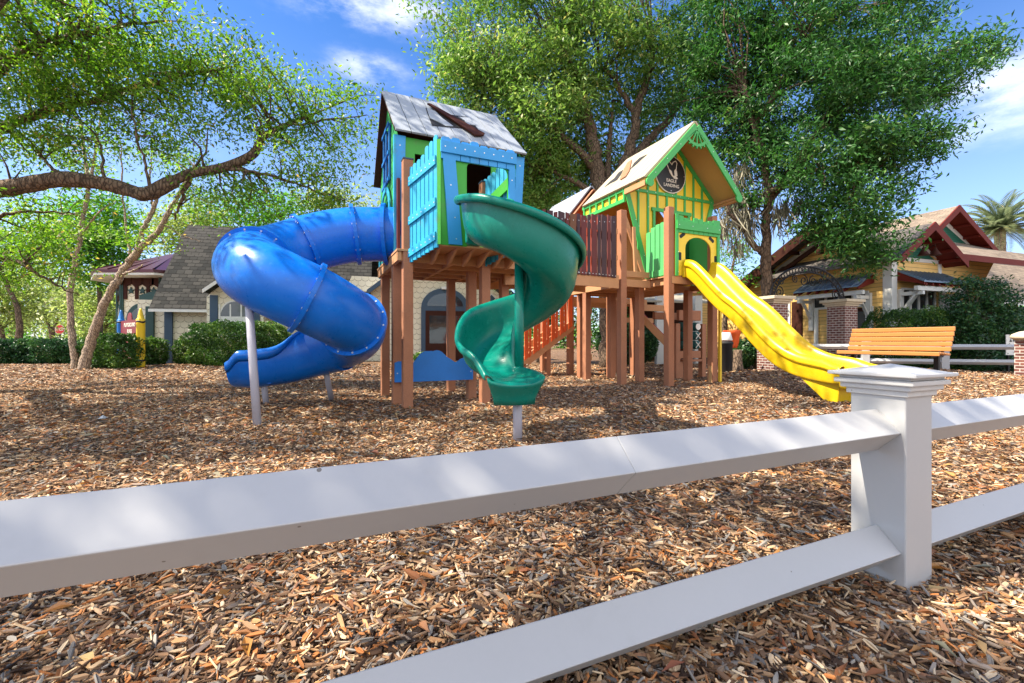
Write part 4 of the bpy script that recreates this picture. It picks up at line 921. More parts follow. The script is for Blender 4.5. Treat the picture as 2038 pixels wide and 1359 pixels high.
# ---------------------------------------------------------------- orange tower behind, with stair, climbing post and red slide
T3 = FR(1.75, 13.7, 65.5)
def back_tower():
    t = thing('playhouse_tower', 'orange playhouse with brown gable roof behind the plank bridge', 'playhouse', T3(1.0, 1.0, 0), 'playhouse towers')
    for a, b, z in ((0, 0, 3.6), (1.7, 0, 2.3), (0, 1.7, 3.4), (1.7, 1.7, 3.4), (2.6, .3, 2.3), (2.8, 1.6, 2.6)): tower_post(t, T3, a, b, z, w=.17)
    m = MB(); m.fbox(T3, -.1, 2.9, -.05, 1.8, 2.2, 2.36); m.fbox(T3, 1.9, 3.4, -.6, -.55, 1.95, 2.15); m.fbox(T3, 1.9, 3.4, .2, .25, 1.62, 1.78); obj('deck', m, POST2, t, .005)
    ap = T3.hb(1178, 371, -.35); a0, b0, z0 = T3.loc(ap); m = MB()
    P, Q = T3(a0-1.2, .05), T3(a0+1.2, .05); m.panel(P, Q, [(0, 2.4), (2.4, 2.4), (2.4, z0-1.65), (1.2, z0-.2), (0, z0-1.65)], -.03, 0); obj('front_wall', m, ORNG, t)
    m = MB()
    for u in (.1, .65, 1.2, 1.75, 2.3): m.panel(P, Q, [(u-.05, 2.4), (u+.05, 2.4), (u+.05, z0-.35-1.2*abs(u-1.2)), (u-.05, z0-.35-1.2*abs(u-1.2))], .002, .03)
    obj('timber_frame', m, DKBR, t)
    m = MB()
    plank_slope(m, T3(a0-1.45, 2.0, z0-1.75), T3(a0-1.45, -.35, z0-1.75), T3(a0, -.35, z0), T3(a0, 2.0, z0), 8, th=.035, under=1)
    plank_slope(m, T3(a0+1.45, -.35, z0-1.75), T3(a0+1.45, 2.0, z0-1.75), T3(a0, 2.0, z0), T3(a0, -.35, z0), 8, th=.035, under=1)
    obj('roof', m, [ROOFG, DKBR], t)
    m = MB(); m.beam(T3(a0-1.42, -.37, z0-1.83), T3(a0, -.37, z0-.12), .03, .2, 0, T3.e2); m.beam(T3(a0+1.42, -.37, z0-1.83), T3(a0, -.37, z0-.12), .03, .2, 0, T3.e2); obj('barge_board', m, POST, t, .004)
    # stair with orange picket side
    P, Q = T3(-1.75, -.15), T3(.0, -.15); m = MB(); n = 11
    for k in range(n):
        u = .12+k*.145; z = .50+(u)*.62; w = (.125, .07)[k % 2]; m.panel(P, Q, [(u, z-.12), (u+w, z-.12+w*.9), (u+w, z+1.05), (u, z+1.0)], .045, .07)
    obj('stair_picket', m, ORNG, t, .004)
    m = MB(); m.beam(T3(-1.55, -.15, .45), T3(.0, -.15, 1.5), .06, .28); m.beam(T3(-1.55, .75, .45), T3(0, .75, 1.5), .06, .28)
    for k in range(7): m.fbox(T3, -1.5+k*.22, -1.22+k*.22, -.12, .72, .50+k*.15, .54+k*.15)
    m.fbox(T3, -1.85, -1.45, -.2, .8, .36, .52)
    obj('stair', m, POST2, t, .004)
    for a in (-1.6, -.8): tower_post(t, T3, a, -.05, .85 if a < -1 else 1.4, w=.14)
    # notched climbing post
    c = G0 = T3(.22, -.45); m = MB(); m.fbox(T3, .15, .29, -.52, -.38, -.05, 2.2)
    for k in range(6):
        z = .12+k*.34; s = 1 if k % 2 else -1; y0 = .22+s*.07
        m.prism([T3(y0, -.53, z), T3(y0+s*.13, -.53, z+.0), T3(y0+s*.13, -.53, z+.16), T3(y0, -.53, z+.26)], T3.e2*.16)
    obj('climbing_post', m, TANB, t, .006)
back_tower()
def red_slide():
    t = thing('small_slide', 'small red slide with tan side rails seen low between the brown posts', 'slide', (4.0, 15, 0), 'playground slides')
    A, B = W(1268, 624, 15.2), W(1352, 712, 14.6); m = MB(); x = Vector((.37, .93, 0)); 
    m.prism([A, B, B+x*.7, A+x*.7], V(0, 0, .03)); obj('chute', m, PRED, t)
    for k in (0, .7):
        m = MB(); m.beam(A+x*k+V(0, 0, .04), B+x*k+V(0, 0, .04), .05, .22); obj('side_rail', m, [PRED, POST2][0 if k else 1], t, .01)
    m = MB(); m.beam(V(B.x, B.y, -.05), V(B.x, B.y+.01, B.z), .08, .08); m.beam(V(A.x, A.y, -.05), V(A.x, A.y+.01, A.z), .1, .1); obj('leg', m, POST, t)
red_slide()
def game_panel():
    t = thing('game_panel', 'dark teal noughts and crosses panel hung between brown posts', 'game panel', (5.0, 13, 0))
    C0 = W(1371, 668, 12.6); C0.z = 1.16; e1, up, n = T2.e1, Vector((0, 0, 1)), -T2.e2
    m = MB(); 
    for s in (-.46, .50): m.box(V(C0.x, C0.y, .72)+e1*s, e1*.075, n*.075, up*.77)
    m.box(C0+up*(-.52), e1*.40, n*.05, up*.10); m.box(C0+up*(.56), e1*.40, n*.05, up*.14); m.box(C0+up*(.56)-n*.5, e1*.8, n*.05, up*.10); obj('frame', m, POST, t, .008)
    for i in range(3):
        for j in range(3):
            c = C0+e1*(i-1)*.23+up*(j-1)*.25; m = MB(); m.lathe(c-up*.115, [(.09, 0), (.11, .01), (.11, .22), (.09, .23)], 16); cell = obj('cube', m, TTT, t)
            m = MB(); f = c+n*.112
            if (i, j) in ((0, 0), (0, 1), (2, 1), (2, 0)):
                m.beam(f-e1*.085-up*.085, f+e1*.085+up*.085, .018, .012, 0, n); m.beam(f-e1*.085+up*.085, f+e1*.085-up*.085, .018, .012, 0, n); obj('cross_mark', m, CREAM, cell)
            elif (i, j) == (2, 2): m.disc(f, n, .09, 0, 24); obj('nought_mark', m, CREAM, cell)
    m = MB(); m.box(V(C0.x, C0.y, .2)-e1*.35-n*.0, e1*.07, n*.07, up*.25); m.box(C0+up*(-.68), e1*.3, n*.18, up*.03); obj('ledge', m, POST, t, .006)
game_panel()
# ---------------------------------------------------------------- bench
def bench():
    R0, L0 = V(10.83, 11.2, 0), V(9.92, 13.4, 0); e = (L0-R0).normalized(); f = V(-e.y, e.x, 0)   # f: towards the seat front
    if f.x > 0: f = -f
    ln = (L0-R0).length; g = ground(10.4, 12.3); 
    t = thing('park_bench', 'long cedar slat bench on dark metal legs behind the end of the yellow slide', 'bench', R0.lerp(L0, .5)+V(0, 0, g))
    zs = g+.45
    for k in range(4):
        m = MB(); c0 = R0+f*(.10+k*.115)+V(0, 0, zs-.012*(3-k)); m.beam(c0, c0+e*ln, .10, .05); obj('seat_slat', m, BENCH, t, .012)
    m = MB(); c0 = R0+f*.535+V(0, 0, zs-.02); m.beam(c0, c0+e*ln, .05, .10); obj('seat_slat', m, BENCH, t, .015)
    for k in range(5):
        m = MB(); c0 = R0+f*(.03-.045*k)+V(0, 0, zs+.10+k*.125); m.beam(c0, c0+e*ln, .045, .112); obj('back_slat', m, BENCH, t, .014)
    for u in (.20, ln-.25):
        b = R0+e*u; m = MB(); m.beam(V(b.x, b.y, g-.06)+f*.22, V(b.x, b.y, zs-.06)+f*.22, .09, .10, 0, e); m.beam(b+f*.52+V(0, 0, zs-.08), b+f*.0+V(0, 0, zs-.08), .05, .06)
        m.beam(b+f*.0+V(0, 0, zs-.1), b-f*.19+V(0, 0, zs+.64), .06, .05, 0, e); m.box(V(b.x, b.y, g+.0)+f*.22, e*.11, f*.11, V(0, 0, .012)); obj('leg', m, IRON, t, .006)
bench()
# ---------------------------------------------------------------- low fence, pillars and arch at the back
def back_fence():
    A, B = W(1560, 680, 15.8), W(2034, 680, 13.9); A.z = B.z = 0
    t = thing('rail_fence', 'low white two-rail fence behind the bench', 'fence', A.lerp(B, .5))
    d = (B-A).normalized(); ln = (B-A).length
    for z in (.83, .36):
        m = MB(); rail(m, A+V(0, 0, z), B+V(0, 0, z), .085); obj('rail', m, WHITE, t, .005)
    for u in (.0, .37*ln, ln*.70):
        c = A+d*u; m = MB(); m.box(V(c.x, c.y, .46), d*.1, V(-d.y, d.x, 0)*.1, V(0, 0, .50)); m.box(V(c.x, c.y, .985), d*.13, V(-d.y, d.x, 0)*.13, V(0, 0, .02)); obj('fence_post', m, WHITE, t, .006)
back_fence()
HF = FR(15.0, 18.0, 70.0)
def pillar(c, label, h=2.25, w=.64, g='brick gate pillars'):
    t = thing('brick_pillar', label, 'pillar', c, g); fr = FR(c.x, c.y, 70)
    m = MB(); m.fbox(fr, -w/2, w/2, -w/2, w/2, -.05, h); obj('shaft', m, BRICK, t, .006)
    m = MB()
    for e, z0, z1 in ((.04, h, h+.07), (.10, h+.07, h+.14), (.17, h+.14, h+.24)): m.fbox(fr, -w/2-e, w/2+e, -w/2-e, w/2+e, z0, z1)
    obj('cap', m, STONE, t, .01)
PR = V(11.86, 16.35, 0); PL = V(8.72, 15.25, 0)
pillar(PR, 'brick gate pillar with stone cap right of the arch and behind the bench'); pillar(PL, 'brick gate pillar with stone cap left of the arch, half hidden by the yellow slide')
def small_pillar():
    c = W(2052, 700, 12.4); c.z = 0; t = thing('brick_pillar', 'short brick pillar with rounded tan cap cut by the right edge', 'pillar', c); m = MB(); m.box(V(c.x, c.y, .5), V(.22, .05, 0), V(-.05, .22, 0), V(0, 0, .55)); obj('shaft', m, BRICK, t)
    m = MB(); m.lathe(V(c.x, c.y, 1.05), [(.30, 0), (.38, .03), (.40, .08), (.36, .15), (.22, .22), (.05, .25)], 24); obj('cap', m, STONE, t)
small_pillar()
def arch():
    t = thing('iron_arch', 'black wrought iron arch with scrolls spanning the two brick gate pillars', 'arch', PL.lerp(PR, .5)+V(0, 0, 2.5))
    d = (PR-PL).normalized(); c = PL.lerp(PR, .5); hw = (PR-PL).length/2; z0 = 2.48
    def at(a, r): return c+d*(hw+r)*cos(a)+V(0, 0, z0+(1.02+r)*sin(a))
    for name, r in (('arch_rail', .10), ('arch_rail', -.10)):
        m = MB(); m.tube([at(pi*k/40, r) for k in range(41)], .024, 6); obj(name, m, IRON, t)
    m = MB()
    for k in range(34):
        a = pi*(k+.5)/34; q = at(a, 0); 
        m.tube([q+(d*cos(b)+V(0, 0, sin(b)))*.075 for b in [2*pi*j/10 for j in range(11)]], .014, 5, caps=False)
    obj('ring_infill', m, IRON, t)
    m = MB()
    def spiral(p, r, s, ph, turns=1.6):
        m.tube([p+(d*cos(ph+s*2*pi*turns*j/22)+V(0, 0, sin(ph+s*2*pi*turns*j/22)))*r*(1-j/26) for j in range(23)], .018, 5)
    for s in (-1, 1):
        spiral(c+d*s*.22+V(0, 0, z0+.62), .20, s, 1.57); spiral(c+d*s*.62+V(0, 0, z0+.66), .15, -s, 1.57); spiral(c+d*s*(hw-.32)+V(0, 0, z0+.18), .20, s, 1.57); spiral(c+d*s*(hw-.42)+V(0, 0, z0+.55), .14, -s, .4)
        for r in (.1, -.1): m.tube([c+d*s*(hw+r)+V(0, 0, z0-.05), c+d*s*(hw+r)+V(0, 0, z0-.15), c+d*s*(hw+r)+V(0, 0, z0-.01)], .02, 5)
    obj('scroll', m, IRON, t)
arch()
# ---------------------------------------------------------------- yellow clubhouse
def window(mb_list, t, P, Q, u0, u1, z0, z1, nx, nz, fr=.09, mat_=None):
    m = MB(); m.panel(P, Q, [(u0, z0), (u1, z0), (u1, z0+fr), (u0, z0+fr)], .012, .06); m.panel(P, Q, [(u0, z1-fr), (u1, z1-fr), (u1, z1), (u0, z1)], .012, .06)
    for i in range(nx+1): u = u0+(u1-u0-fr)*i/nx; m.panel(P, Q, [(u, z0+fr), (u+fr, z0+fr), (u+fr, z1-fr), (u, z1-fr)], .012, .058)
    for j in range(1, nz): z = z0+(z1-z0-fr)*j/nz; m.panel(P, Q, [(u0, z), (u1, z), (u1, z+fr*.7), (u0, z+fr*.7)], .012, .054)
    w = obj('window', m, mat_ or WPAINT, t, .004); g = MB(); g.panel(P, Q, [(u0+.02, z0+.02), (u1-.02, z0+.02), (u1-.02, z1-.02), (u0+.02, z1-.02)], .002, .010); obj('pane', g, GLASS, w)
def clubhouse():
    t = thing('clubhouse', 'yellow clapboard clubhouse with brown shingle roofs and dark red gable trim', 'house', HF(4, 4, 0))
    # right (front) wall and left wall
    P, Q = HF(0, 0), HF(9, 0); m = MB()
    m.panel(P, Q, [(0, 0), (9, 0), (9, 4.55), (3.2, 4.62), (1.5, 5.6), (0, 4.35)], -.15, 0); obj('wall', m, CLAP, t)
    PL_, QL = HF(0, 9), HF(0, 0.0); m = MB()
    zA = 6.05; m.panel(PL_, QL, [(0, 0), (9, 0), (9, 4.5), (9-2.58, zA), (2.0, 3.75), (0, 3.75)], -.15, 0); obj('wall', m, CLAP, t)
    m = MB(); m.fbox(HF, -.05, .28, -.05, .28, 0, 4.3); obj('corner_board', m, WPAINT, t, .006)
    m = MB(); u = HF.loc(HF.hb(1869, 520, 0))[0]; m.panel(P, Q, [(u-.1, 3.3), (u+.1, 3.3), (u+.1, 4.7), (u-.1, 4.7)], .002, .04); obj('trim_board', m, WPAINT, t, .004)
    # left gable roof, ridge runs back along e1
    z0, zr, zl = 4.5, 6.25, 4.0; b0, br, bl = -.75, 2.58, 6.9; a0, a1 = -.85, 7.0
    m = MB(); m.prism([HF(a0, br, zr), HF(a1, br, zr), HF(a1, bl, zl), HF(a0, bl, zl)], (0, 0, -.20)); zq = lambda b: zr-(br-b)*(zr-z0)/(br-b0); m.prism([HF(a0, br, zr), HF(2.9, br, zr), HF(2.9, .3, zq(.3)), HF(a0, .3, zq(.3))], (0, 0, -.18)); rf = obj('roof', m, ASPHD, t)
    m = MB(); m.prism([HF(2.9, br, zr), HF(a1+3, br, zr), HF(a1+3, b0, z0), HF(2.9, b0, z0)], (0, 0, -.16)); r2 = obj('roof', m, ASPH, t)
    m = MB(); m.prism([HF(2.9, b0-.04, z0+.03), HF(a1+3, b0-.04, z0+.03), HF(a1+3, b0-.04, z0-.22), HF(2.9, b0-.04, z0-.22)], HF.e2*.035); obj('fascia', m, REDB, r2)
    m = MB(); P2, Q2 = HF(a0-.002, 7.2), HF(a0-.002, -1)
    for q in ([(7.2-bl, zl-.55), (7.2-br, zr-.48), (7.2-br, zr+.02), (7.2-bl, zl-.02)], [(7.2-br, zr-.48), (7.2-.3, zq(.3)-.5), (7.2-.3, zq(.3)), (7.2-br, zr+.02)]): m.panel(P2, Q2, q, .0, .07)
    for b in (1.2, 3.9, 5.2): zz = zr-(abs(b-br))*.53-.3; m.fbox(HF, a0+.01, .0, b-.08, b+.08, zz-.14, zz)
    obj('barge_board', m, DKBR, rf)
    m = MB(); P3, Q3 = HF(-.02, 7.2), HF(-.02, -1)
    for q in ([(7.2-6.2, 3.85), (7.2-br, 5.70), (7.2-br, 5.92), (7.2-6.2, 4.07)], [(7.2-br, 5.70), (7.2-.2, 4.3), (7.2-.2, 4.52), (7.2-br, 5.92)]): m.panel(P3, Q3, q, .0, .04)
    obj('barge_trim', m, WPAINT, t)
    m = MB(); m.panel(P3, Q3, [(7.2-5.4, 3.85), (7.2-br, 5.25), (7.2-br, 5.45), (7.2-5.6, 3.95)], .3, .42); m.fbox(HF, -.5, -.3, br-.1, br+.1, 4.9, 6.0); m.panel(P3, Q3, [(7.2-4.4, 4.25), (7.2-.8, 4.25), (7.2-.8, 4.42), (7.2-4.4, 4.42)], .3, .40); obj('truss', m, DKBR, t)
    # small front gable
    def gable(ap, lf, rt, ob, depth, nm_, louv, hb, low):
        A, Lf, Rt = HF.hb(*ap, ob), HF.hb(*lf, ob), HF.hb(*rt, ob); e2 = HF.e2
        m = MB()
        for E in (Lf, Rt): m.prism([A, A+e2*depth, E+e2*depth, E], (0, 0, -.12), 0)
        rr = obj('roof', m, [ASPHD if nm_ else ASPH], t)
        m = MB(); nrm = -e2
        for E in (Lf, Rt):
            d = (E-A).normalized(); m.prism([A+V(0, 0, .03), E+V(0, 0, .03), E+V(0, 0, -.26), A+V(0, 0, -.30)], nrm*.06)
            m.prism([A+V(0, 0, -.13), E+V(0, 0, -.13), E+V(0, 0, -.16), A+V(0, 0, -.16)], e2*(hb-ob))
        for E in (Rt,):
            for k in (.3, .55, .8): c = A.lerp(E, k)+V(0, 0, -.24); m.beam(c, c+e2*(hb-ob), .1, .12)
        obj('barge_board', m, REDB, rr)
        # gable wall with louvre vent and white trims on the plane hb
        a, b, z = HF.loc(A); aL, _, zL = HF.loc(Lf); aR, _, zR = HF.loc(Rt)
        P_, Q_ = HF(a-6, hb), HF(a+6, hb); k = (z-zR)/(aR-a)
        m = MB(); m.panel(P_, Q_, [(6-(z-low)/k+.35, low), (6+(z-low)/k-.35, low), (6, z-.45)], .0, .02); obj('gable_wall', m, CLAP, t)
        zl_ = z-louv; m = MB(); m.panel(P_, Q_, [(6-(z-zl_)/k+.45, zl_), (6+(z-zl_)/k-.45, zl_), (6, z-.60)], .022, .04); obj('louver_vent', m, LOUV, t)
        m = MB(); m.panel(P_, Q_, [(6-(z-zl_)/k+.25, zl_-.14), (6+(z-zl_)/k-.25, zl_-.14), (6+(z-zl_)/k-.32, zl_), (6-(z-zl_)/k+.32, zl_)], .022, .06)
        for s in (-1, 1): m.panel(P_, Q_, [(6, z-.35), (6+s*((z-low)/k-.15), low+.1), (6+s*((z-low)/k-.40), low+.1), (6, z-.62)], .022, .055)
        obj('barge_trim', m, WPAINT, t)
    gable((1859, 443), (1792, 510), (1925, 520), -.75, 5.5, True, 1.25, 0.02, 4.35)
    gable((1908, 409), (1838, 482), (1984, 498), 1.3, 9, False, 1.55, 2.0, 5.2)
    # low roof to the right with red fascia, and the front wing roof
    ob = -2.6; E0, E1 = HF.hb(1942, 597, ob), HF.hb(2110, 600, ob); E0.z = E1.z = (E0.z+E1.z)/2; T0, T1_ = HF.hb(1990, 519, 0.05), HF.hb(2160, 519, .05); T0.z = T1_.z
    m = MB(); m.prism([E0, E1, T1_, T0], (0, 0, -.12)); r3 = obj('roof', m, ASPH, t)
    m = MB(); m.prism([E0+V(0, 0, .01)-HF.e2*.02, E1+V(0, 0, .01)-HF.e2*.02, E1+V(0, 0, -.16)-HF.e2*.02, E0+V(0, 0, -.16)-HF.e2*.02], HF.e2*.05); obj('fascia', m, WPAINT, r3)
    m = MB(); aE = HF.loc(E0)[0]; m.panel(HF(aE+1.5, ob+.8), HF(aE+7.3, ob+.8), [(0, 0), (5.8, 0), (5.8, E0.z-.1), (0, E0.z-.1)], -.1, 0); obj('wing_wall', m, LOUV, t)
    # goose-neck lamps on the small gable
    for px in (1838, 1862):
        b = HF.hb(px-23, 493, 0); c = HF.hb(px, 497, -.55); m = MB(); m.tube([b, b.lerp(c, .5)+V(0, 0, .05), c+V(0, 0, .22), c+V(0, 0, .08)], .02, 6); la = obj('wall_lamp', m, DKBR, t)
        m = MB(); m.lathe(c-V(0, 0, .22), [(.20, 0), (.17, .03), (.10, .16), (.05, .24), (.05, .30)], 18); obj('lamp_shade', m, DKBR, la)
        m = MB(); m.box(b-HF.e2*.02, HF.e1*.10, HF.e2*.03, V(0, 0, .14)); obj('lamp_plate', m, WPAINT, la)
    # awnings
    def awning(P_, Q_, u0, u1, zt, zb, out_, nm_):
        d = (Q_-P_).normalized(); n = V(d.y, -d.x, 0); w = lambda u, z, o: V(P_.x, P_.y, 0)+d*u+V(0, 0, z)+n*o
        m = MB(); m.prism([w(u0, zt, .02), w(u1, zt, .02), w(u1+.05, zb, out_), w(u0-.05, zb, out_)], (0, 0, .05))
        for k in range(int((u1-u0)/.28)+1): u = u0+k*.28; m.prism([w(u, zt+.052, .02), w(u+.03, zt+.052, .02), w(u+.03, zb+.052, out_), w(u, zb+.052, out_)], (0, 0, .04))
        aw = obj('awning', m, METAL, t)
        m = MB(); m.prism([w(u0-.05, zt-.02, .03), w(u0-.05, zb-.02, out_), w(u0-.05, zb-.10, out_), w(u0-.05, zt-.35, .03)], d*.06); m.prism([w(u1, zt-.02, .03), w(u1, zb-.02, out_), w(u1, zb-.10, out_), w(u1, zt-.35, .03)], d*.06)
        for k in range(int((u1-u0)/.4)): u = u0+.15+k*.4; m.prism([w(u, zt-.05, .03), w(u, zb-.03, out_-.05), w(u, zb-.13, out_-.05), w(u, zt-.17, .03)], d*.09)
        obj('rafter', m, REDB, aw)
        m = MB(); m.prism([w(u0-.12, zb-.30, out_-.30), w(u1+.12, zb-.30, out_-.30), w(u1+.12, zb-.13, out_-.30), w(u0-.12, zb-.13, out_-.30)], n*.14)
        for u in (u0+.05, u1-.2):
            m.prism([w(u, zb-1.35, .05), w(u, zb-1.15, .05), w(u, zb-.31, out_-.20), w(u, zb-.31, out_-.36)], d*.14); m.prism([w(u-.03, zb-1.7, .005), w(u-.03, zb-.2, .005), w(u-.03, zb-.2, .13), w(u-.03, zb-1.7, .13)], d*.2)
            m.prism([w(u+.0, zb-.32, .13), w(u+.0, zb-.46, .13), w(u, zb-.46, out_-.1), w(u, zb-.32, out_-.1)], d*.13)
        obj('bracket', m, WPAINT, aw, .006)
    a0_, _, zt = HF.loc(HF.hb(1783, 540, 0)); a1_, _, _ = HF.loc(HF.hb(1872, 545, 0))
    awning(HF(0, 0), HF(9, 0), a0_+.05, a1_+.1, zt, zt-.52, .95, 'right')
    window(None, t, HF(0, 0), HF(9, 0), .55, 2.75, 1.0, 3.15, 4, 2); window(None, t, HF(0, 0), HF(9, 0), 3.0, 4.4, 1.0, 2.75, 3, 2)
    Pl, Ql = HF(0, 9), HF(0, 0)
    def ul(px, py): a, b, z = HF.loc(HF.ha(px, py, 0)); return 9-b, z
    u0, zt = ul(1612, 545); u1, zt2 = ul(1738, 545)
    awning(Pl, Ql, u0, u1, 3.75, 3.2, 1.0, 'left')
    window(None, t, Pl, Ql, u0+.15, u1-.15, 2.45, 3.1, 4, 1)
    m = MB(); m.panel(Pl, Ql, [(u1-.95, 0), (u1-.12, 0), (u1-.12, 2.4), (u1-.95, 2.4)], .01, .04); dr = obj('door', m, DKBR, t); m = MB(); m.panel(Pl, Ql, [(u1-.85, .3), (u1-.22, .3), (u1-.22, 2.25), (u1-.85, 2.25)], .042, .05); obj('pane', m, GLASS, dr)
    m = MB()
    for u in (u0+.35, u0+.95, u1-1.15, u1-.05): m.panel(Pl, Ql, [(u-.09, 0), (u+.09, 0), (u+.09, 2.45), (u-.09, 2.45)], .041, .10)
    obj('door_frame', m, WPAINT, t, .004)
    w0, _ = ul(1530, 600); w1, _ = ul(1574, 600); window(None, t, Pl, Ql, w0, w1, .8, 2.95, 2, 3, .14)
    s0, _ = ul(1577, 600); s1, _ = ul(1598, 600); m = MB(); m.panel(Pl, Ql, [(s0, .5), (s1, .5), (s1, 2.9), (s0, 2.9)], .01, .05); obj('shutter', m, DKBR, t, .004)
    # far wing on the left
    K = FR(10.6, 27.5, 70); m = MB(); m.panel(K(-4.5, 0), K(3, 0), [(0, 0), (7.5, 0), (7.5, 4.4), (0, 4.4)], -.1, 0); obj('wing_wall', m, CLAP, t)
    m = MB(); m.prism([K(-5, -.5, 4.25), K(4, -.5, 4.25), K(4, 4, 6.0), K(-5, 4, 6.0)], (0, 0, -.12)); rw = obj('roof', m, ASPH, t); m = MB(); m.prism([K(-5, -.53, 4.28), K(4, -.53, 4.28), K(4, -.53, 4.08), K(-5, -.53, 4.08)], K.e2*.03); obj('fascia', m, WPAINT, rw)
clubhouse()
def porch():
    c = W(1345, 640, 21); t = thing('porch', 'open porch with pale metal roof and white columns seen between the brown posts', 'porch', (c.x, c.y, 0))
    for px in (1312, 1388, 1262):
        p = W(px, 640, 20.5); m = MB(); m.box(V(p.x, p.y, 1.5), V(.16, 0, 0), V(0, .16, 0), V(0, 0, 1.55)); obj('column', m, WPAINT, t, .01)
    a, b = W(1230, 600, 19.8), W(1420, 600, 21); m = MB(); m.prism([V(a.x, a.y, 2.75), V(b.x, b.y, 2.75), V(b.x, b.y+4, 3.6), V(a.x, a.y+4, 3.6)], (0, 0, .08)); obj('roof', m, ROOFC, t)
    m = MB(); m.prism([V(a.x, a.y+3.5, 0), V(b.x, b.y+3.5, 0), V(b.x, b.y+3.5, 3.3), V(a.x, a.y+3.5, 3.3)], (0, .1, 0)); obj('wall', m, DKBR, t)
porch()
# ---------------------------------------------------------------- cottage with fish-scale walls
CF = FR(-15.9, 20.9, 76.0)
def cottage():
    t = thing('cottage', 'cream cottage with scalloped siding, curved slate roof and blue trim', 'house', CF(5, 3, 0))
    m = MB(); P, Q = CF(-1.1, 0), CF(13.2, 0)
    m.panel(P, Q, [(0, 0), (14.3, 0), (14.3, 4.2), (9.2, 4.3), (8.6, 2.9), (0, 2.9)], -.1, 0); obj('wall', m, SCALEW, t)
    m = MB(); m.panel(CF(-1.1, 6), CF(-1.1, 0), [(0, 0), (6, 0), (6, 2.9), (0, 2.9)], -.1, 0); obj('wall', m, SCALEW, t)
    for i, px in enumerate((300, 337)):
        m = MB(); a = CF.loc(CF.hb(px, 660, 0))[0]; m.panel(CF(a-.16, 0), CF(a+.16, 0), [(0, 0), (.32, 0), (.32, 2.6), (0, 2.6)], .002, .12); obj('wall_post', m, [DKTEAL, SLATEB][i], t, .01)
    # swept roof
    eL = CF.loc(CF.hb(297, 618, -.7)); eR = CF.loc(CF.hb(426, 620, -.7)); ze = 2.46
    aR = 9.0
    pl = [CF.loc(CF.hb(x, y, b)) for x, y, b in ((296, 617, -.75), (311, 583, -.15), (329, 543, .55), (347, 507, 1.25), (360, 473, 1.9), (376, 449, 2.6))]
    prof = [(b, z) for a, b, z in pl]; la = [a for a, b, z in pl]; m = MB(); rows = []
    for (b, z), a in zip(prof, la): rows.append([CF(a, b, z)]+[CF(a+(aR-a)*k/6, b, z) for k in range(1, 7)])
    k = 7; vs = [p for r in rows for p in r]; m.add(vs, [[j*k+i, j*k+i+1, (j+1)*k+i+1, (j+1)*k+i] for j in range(5) for i in range(6)])
    rf = obj('roof', m, SLATE, t, solid=.12)
    m = MB()   # front eave cut: shed dormer over the window
    m.prism([CF(eL[0], -.80, ze-.02), CF(eR[0], -.80, ze-.02), CF(eR[0], -.80, ze-.14), CF(eL[0], -.80, ze-.14)], CF.e2*.05); obj('fascia', m, WPAINT, rf)
    # ridge cap block and far slope
    m = MB(); m.prism([CF(la[-1], 2.6, prof[-1][1]), CF(aR+5, 2.6, prof[-1][1]), CF(aR+5, 7.5, 2.6), CF(la[-1], 7.5, 2.6)], (0, 0, -.1)); obj('roof', m, SLATE, t)
    # window with arched head and blue side boards under a small gable
    wa0 = CF.loc(CF.hb(449, 620, 0))[0]; wa1 = CF.loc(CF.hb(511, 620, 0))[0]; P, Q = CF(wa0, -.80), CF(wa1, -.80); w = wa1-wa0; n1 = 0
    m = MB(); m.panel(P, Q, [(-.5, 0), (w+.5, 0), (w+.5, 3.0), (w/2, 4.5), (-.5, 3.0)], -.7, 0); obj('bay_wall', m, SCALEW, t)
    arc = [(w/2+w/2*cos(radians(a)), 2.15+.75*sin(radians(a))) for a in range(0, 181, 12)]
    m = MB(); m.panel(P, Q, [(0, .9), (w, .9)]+arc, .02, .03); wn = obj('window', m, WPAINT, t)
    m = MB(); arc2 = [(w/2+(w/2-.07)*cos(radians(a)), 2.15+.68*sin(radians(a))) for a in range(0, 181, 12)]; m.panel(P, Q, [(.07, 2.15), (w-.07, 2.15)]+arc2[1:-1], .032, .04, 0); obj('pane', m, GLASS, wn)
    m = MB()
    for k_ in range(9): z = .95+k_*.135; m.panel(P, Q, [(.08, z), (w-.08, z), (w-.08, z+.09), (.08, z+.09)], .032, .05)
    for u in (.0, w/3, 2*w/3, w-.06): m.panel(P, Q, [(u, .9), (u+.06, .9), (u+.06, 2.7), (u, 2.7)], .041, .06)
    obj('shutter_blind', m, WPAINT, wn)
    m = MB()
    for u in (-.36, w+.04): m.panel(P, Q, [(u, 0), (u+.32, 0), (u+.32, 3.1), (u, 3.1)], .002, .06)
    obj('window_board', m, SLATEB, t, .006)
    g0 = CF.loc(CF.hb(403, 581, -1.5)); g1 = CF.loc(CF.hb(440, 555, -1.5)); 
    ga = (wa0+wa1)/2; hw = ga-g0[0]; zg = g0[2]; zt = zg+hw*.78; m = MB()
    for s in (-1, 1): m.prism([CF(ga, -1.5, zt), CF(ga, 2.5, zt), CF(ga+s*hw, 2.5, zg), CF(ga+s*hw, -1.5, zg)], (0, 0, .10))
    rg = obj('roof', m, SLATE, t); m = MB()
    for s in (-1, 1): m.prism([CF(ga, -1.53, zt+.12), CF(ga+s*hw, -1.53, zg+.12), CF(ga+s*hw, -1.53, zg-.05), CF(ga, -1.53, zt-.05)], CF.e2*.03)
    obj('barge_board', m, WPAINT, rg)
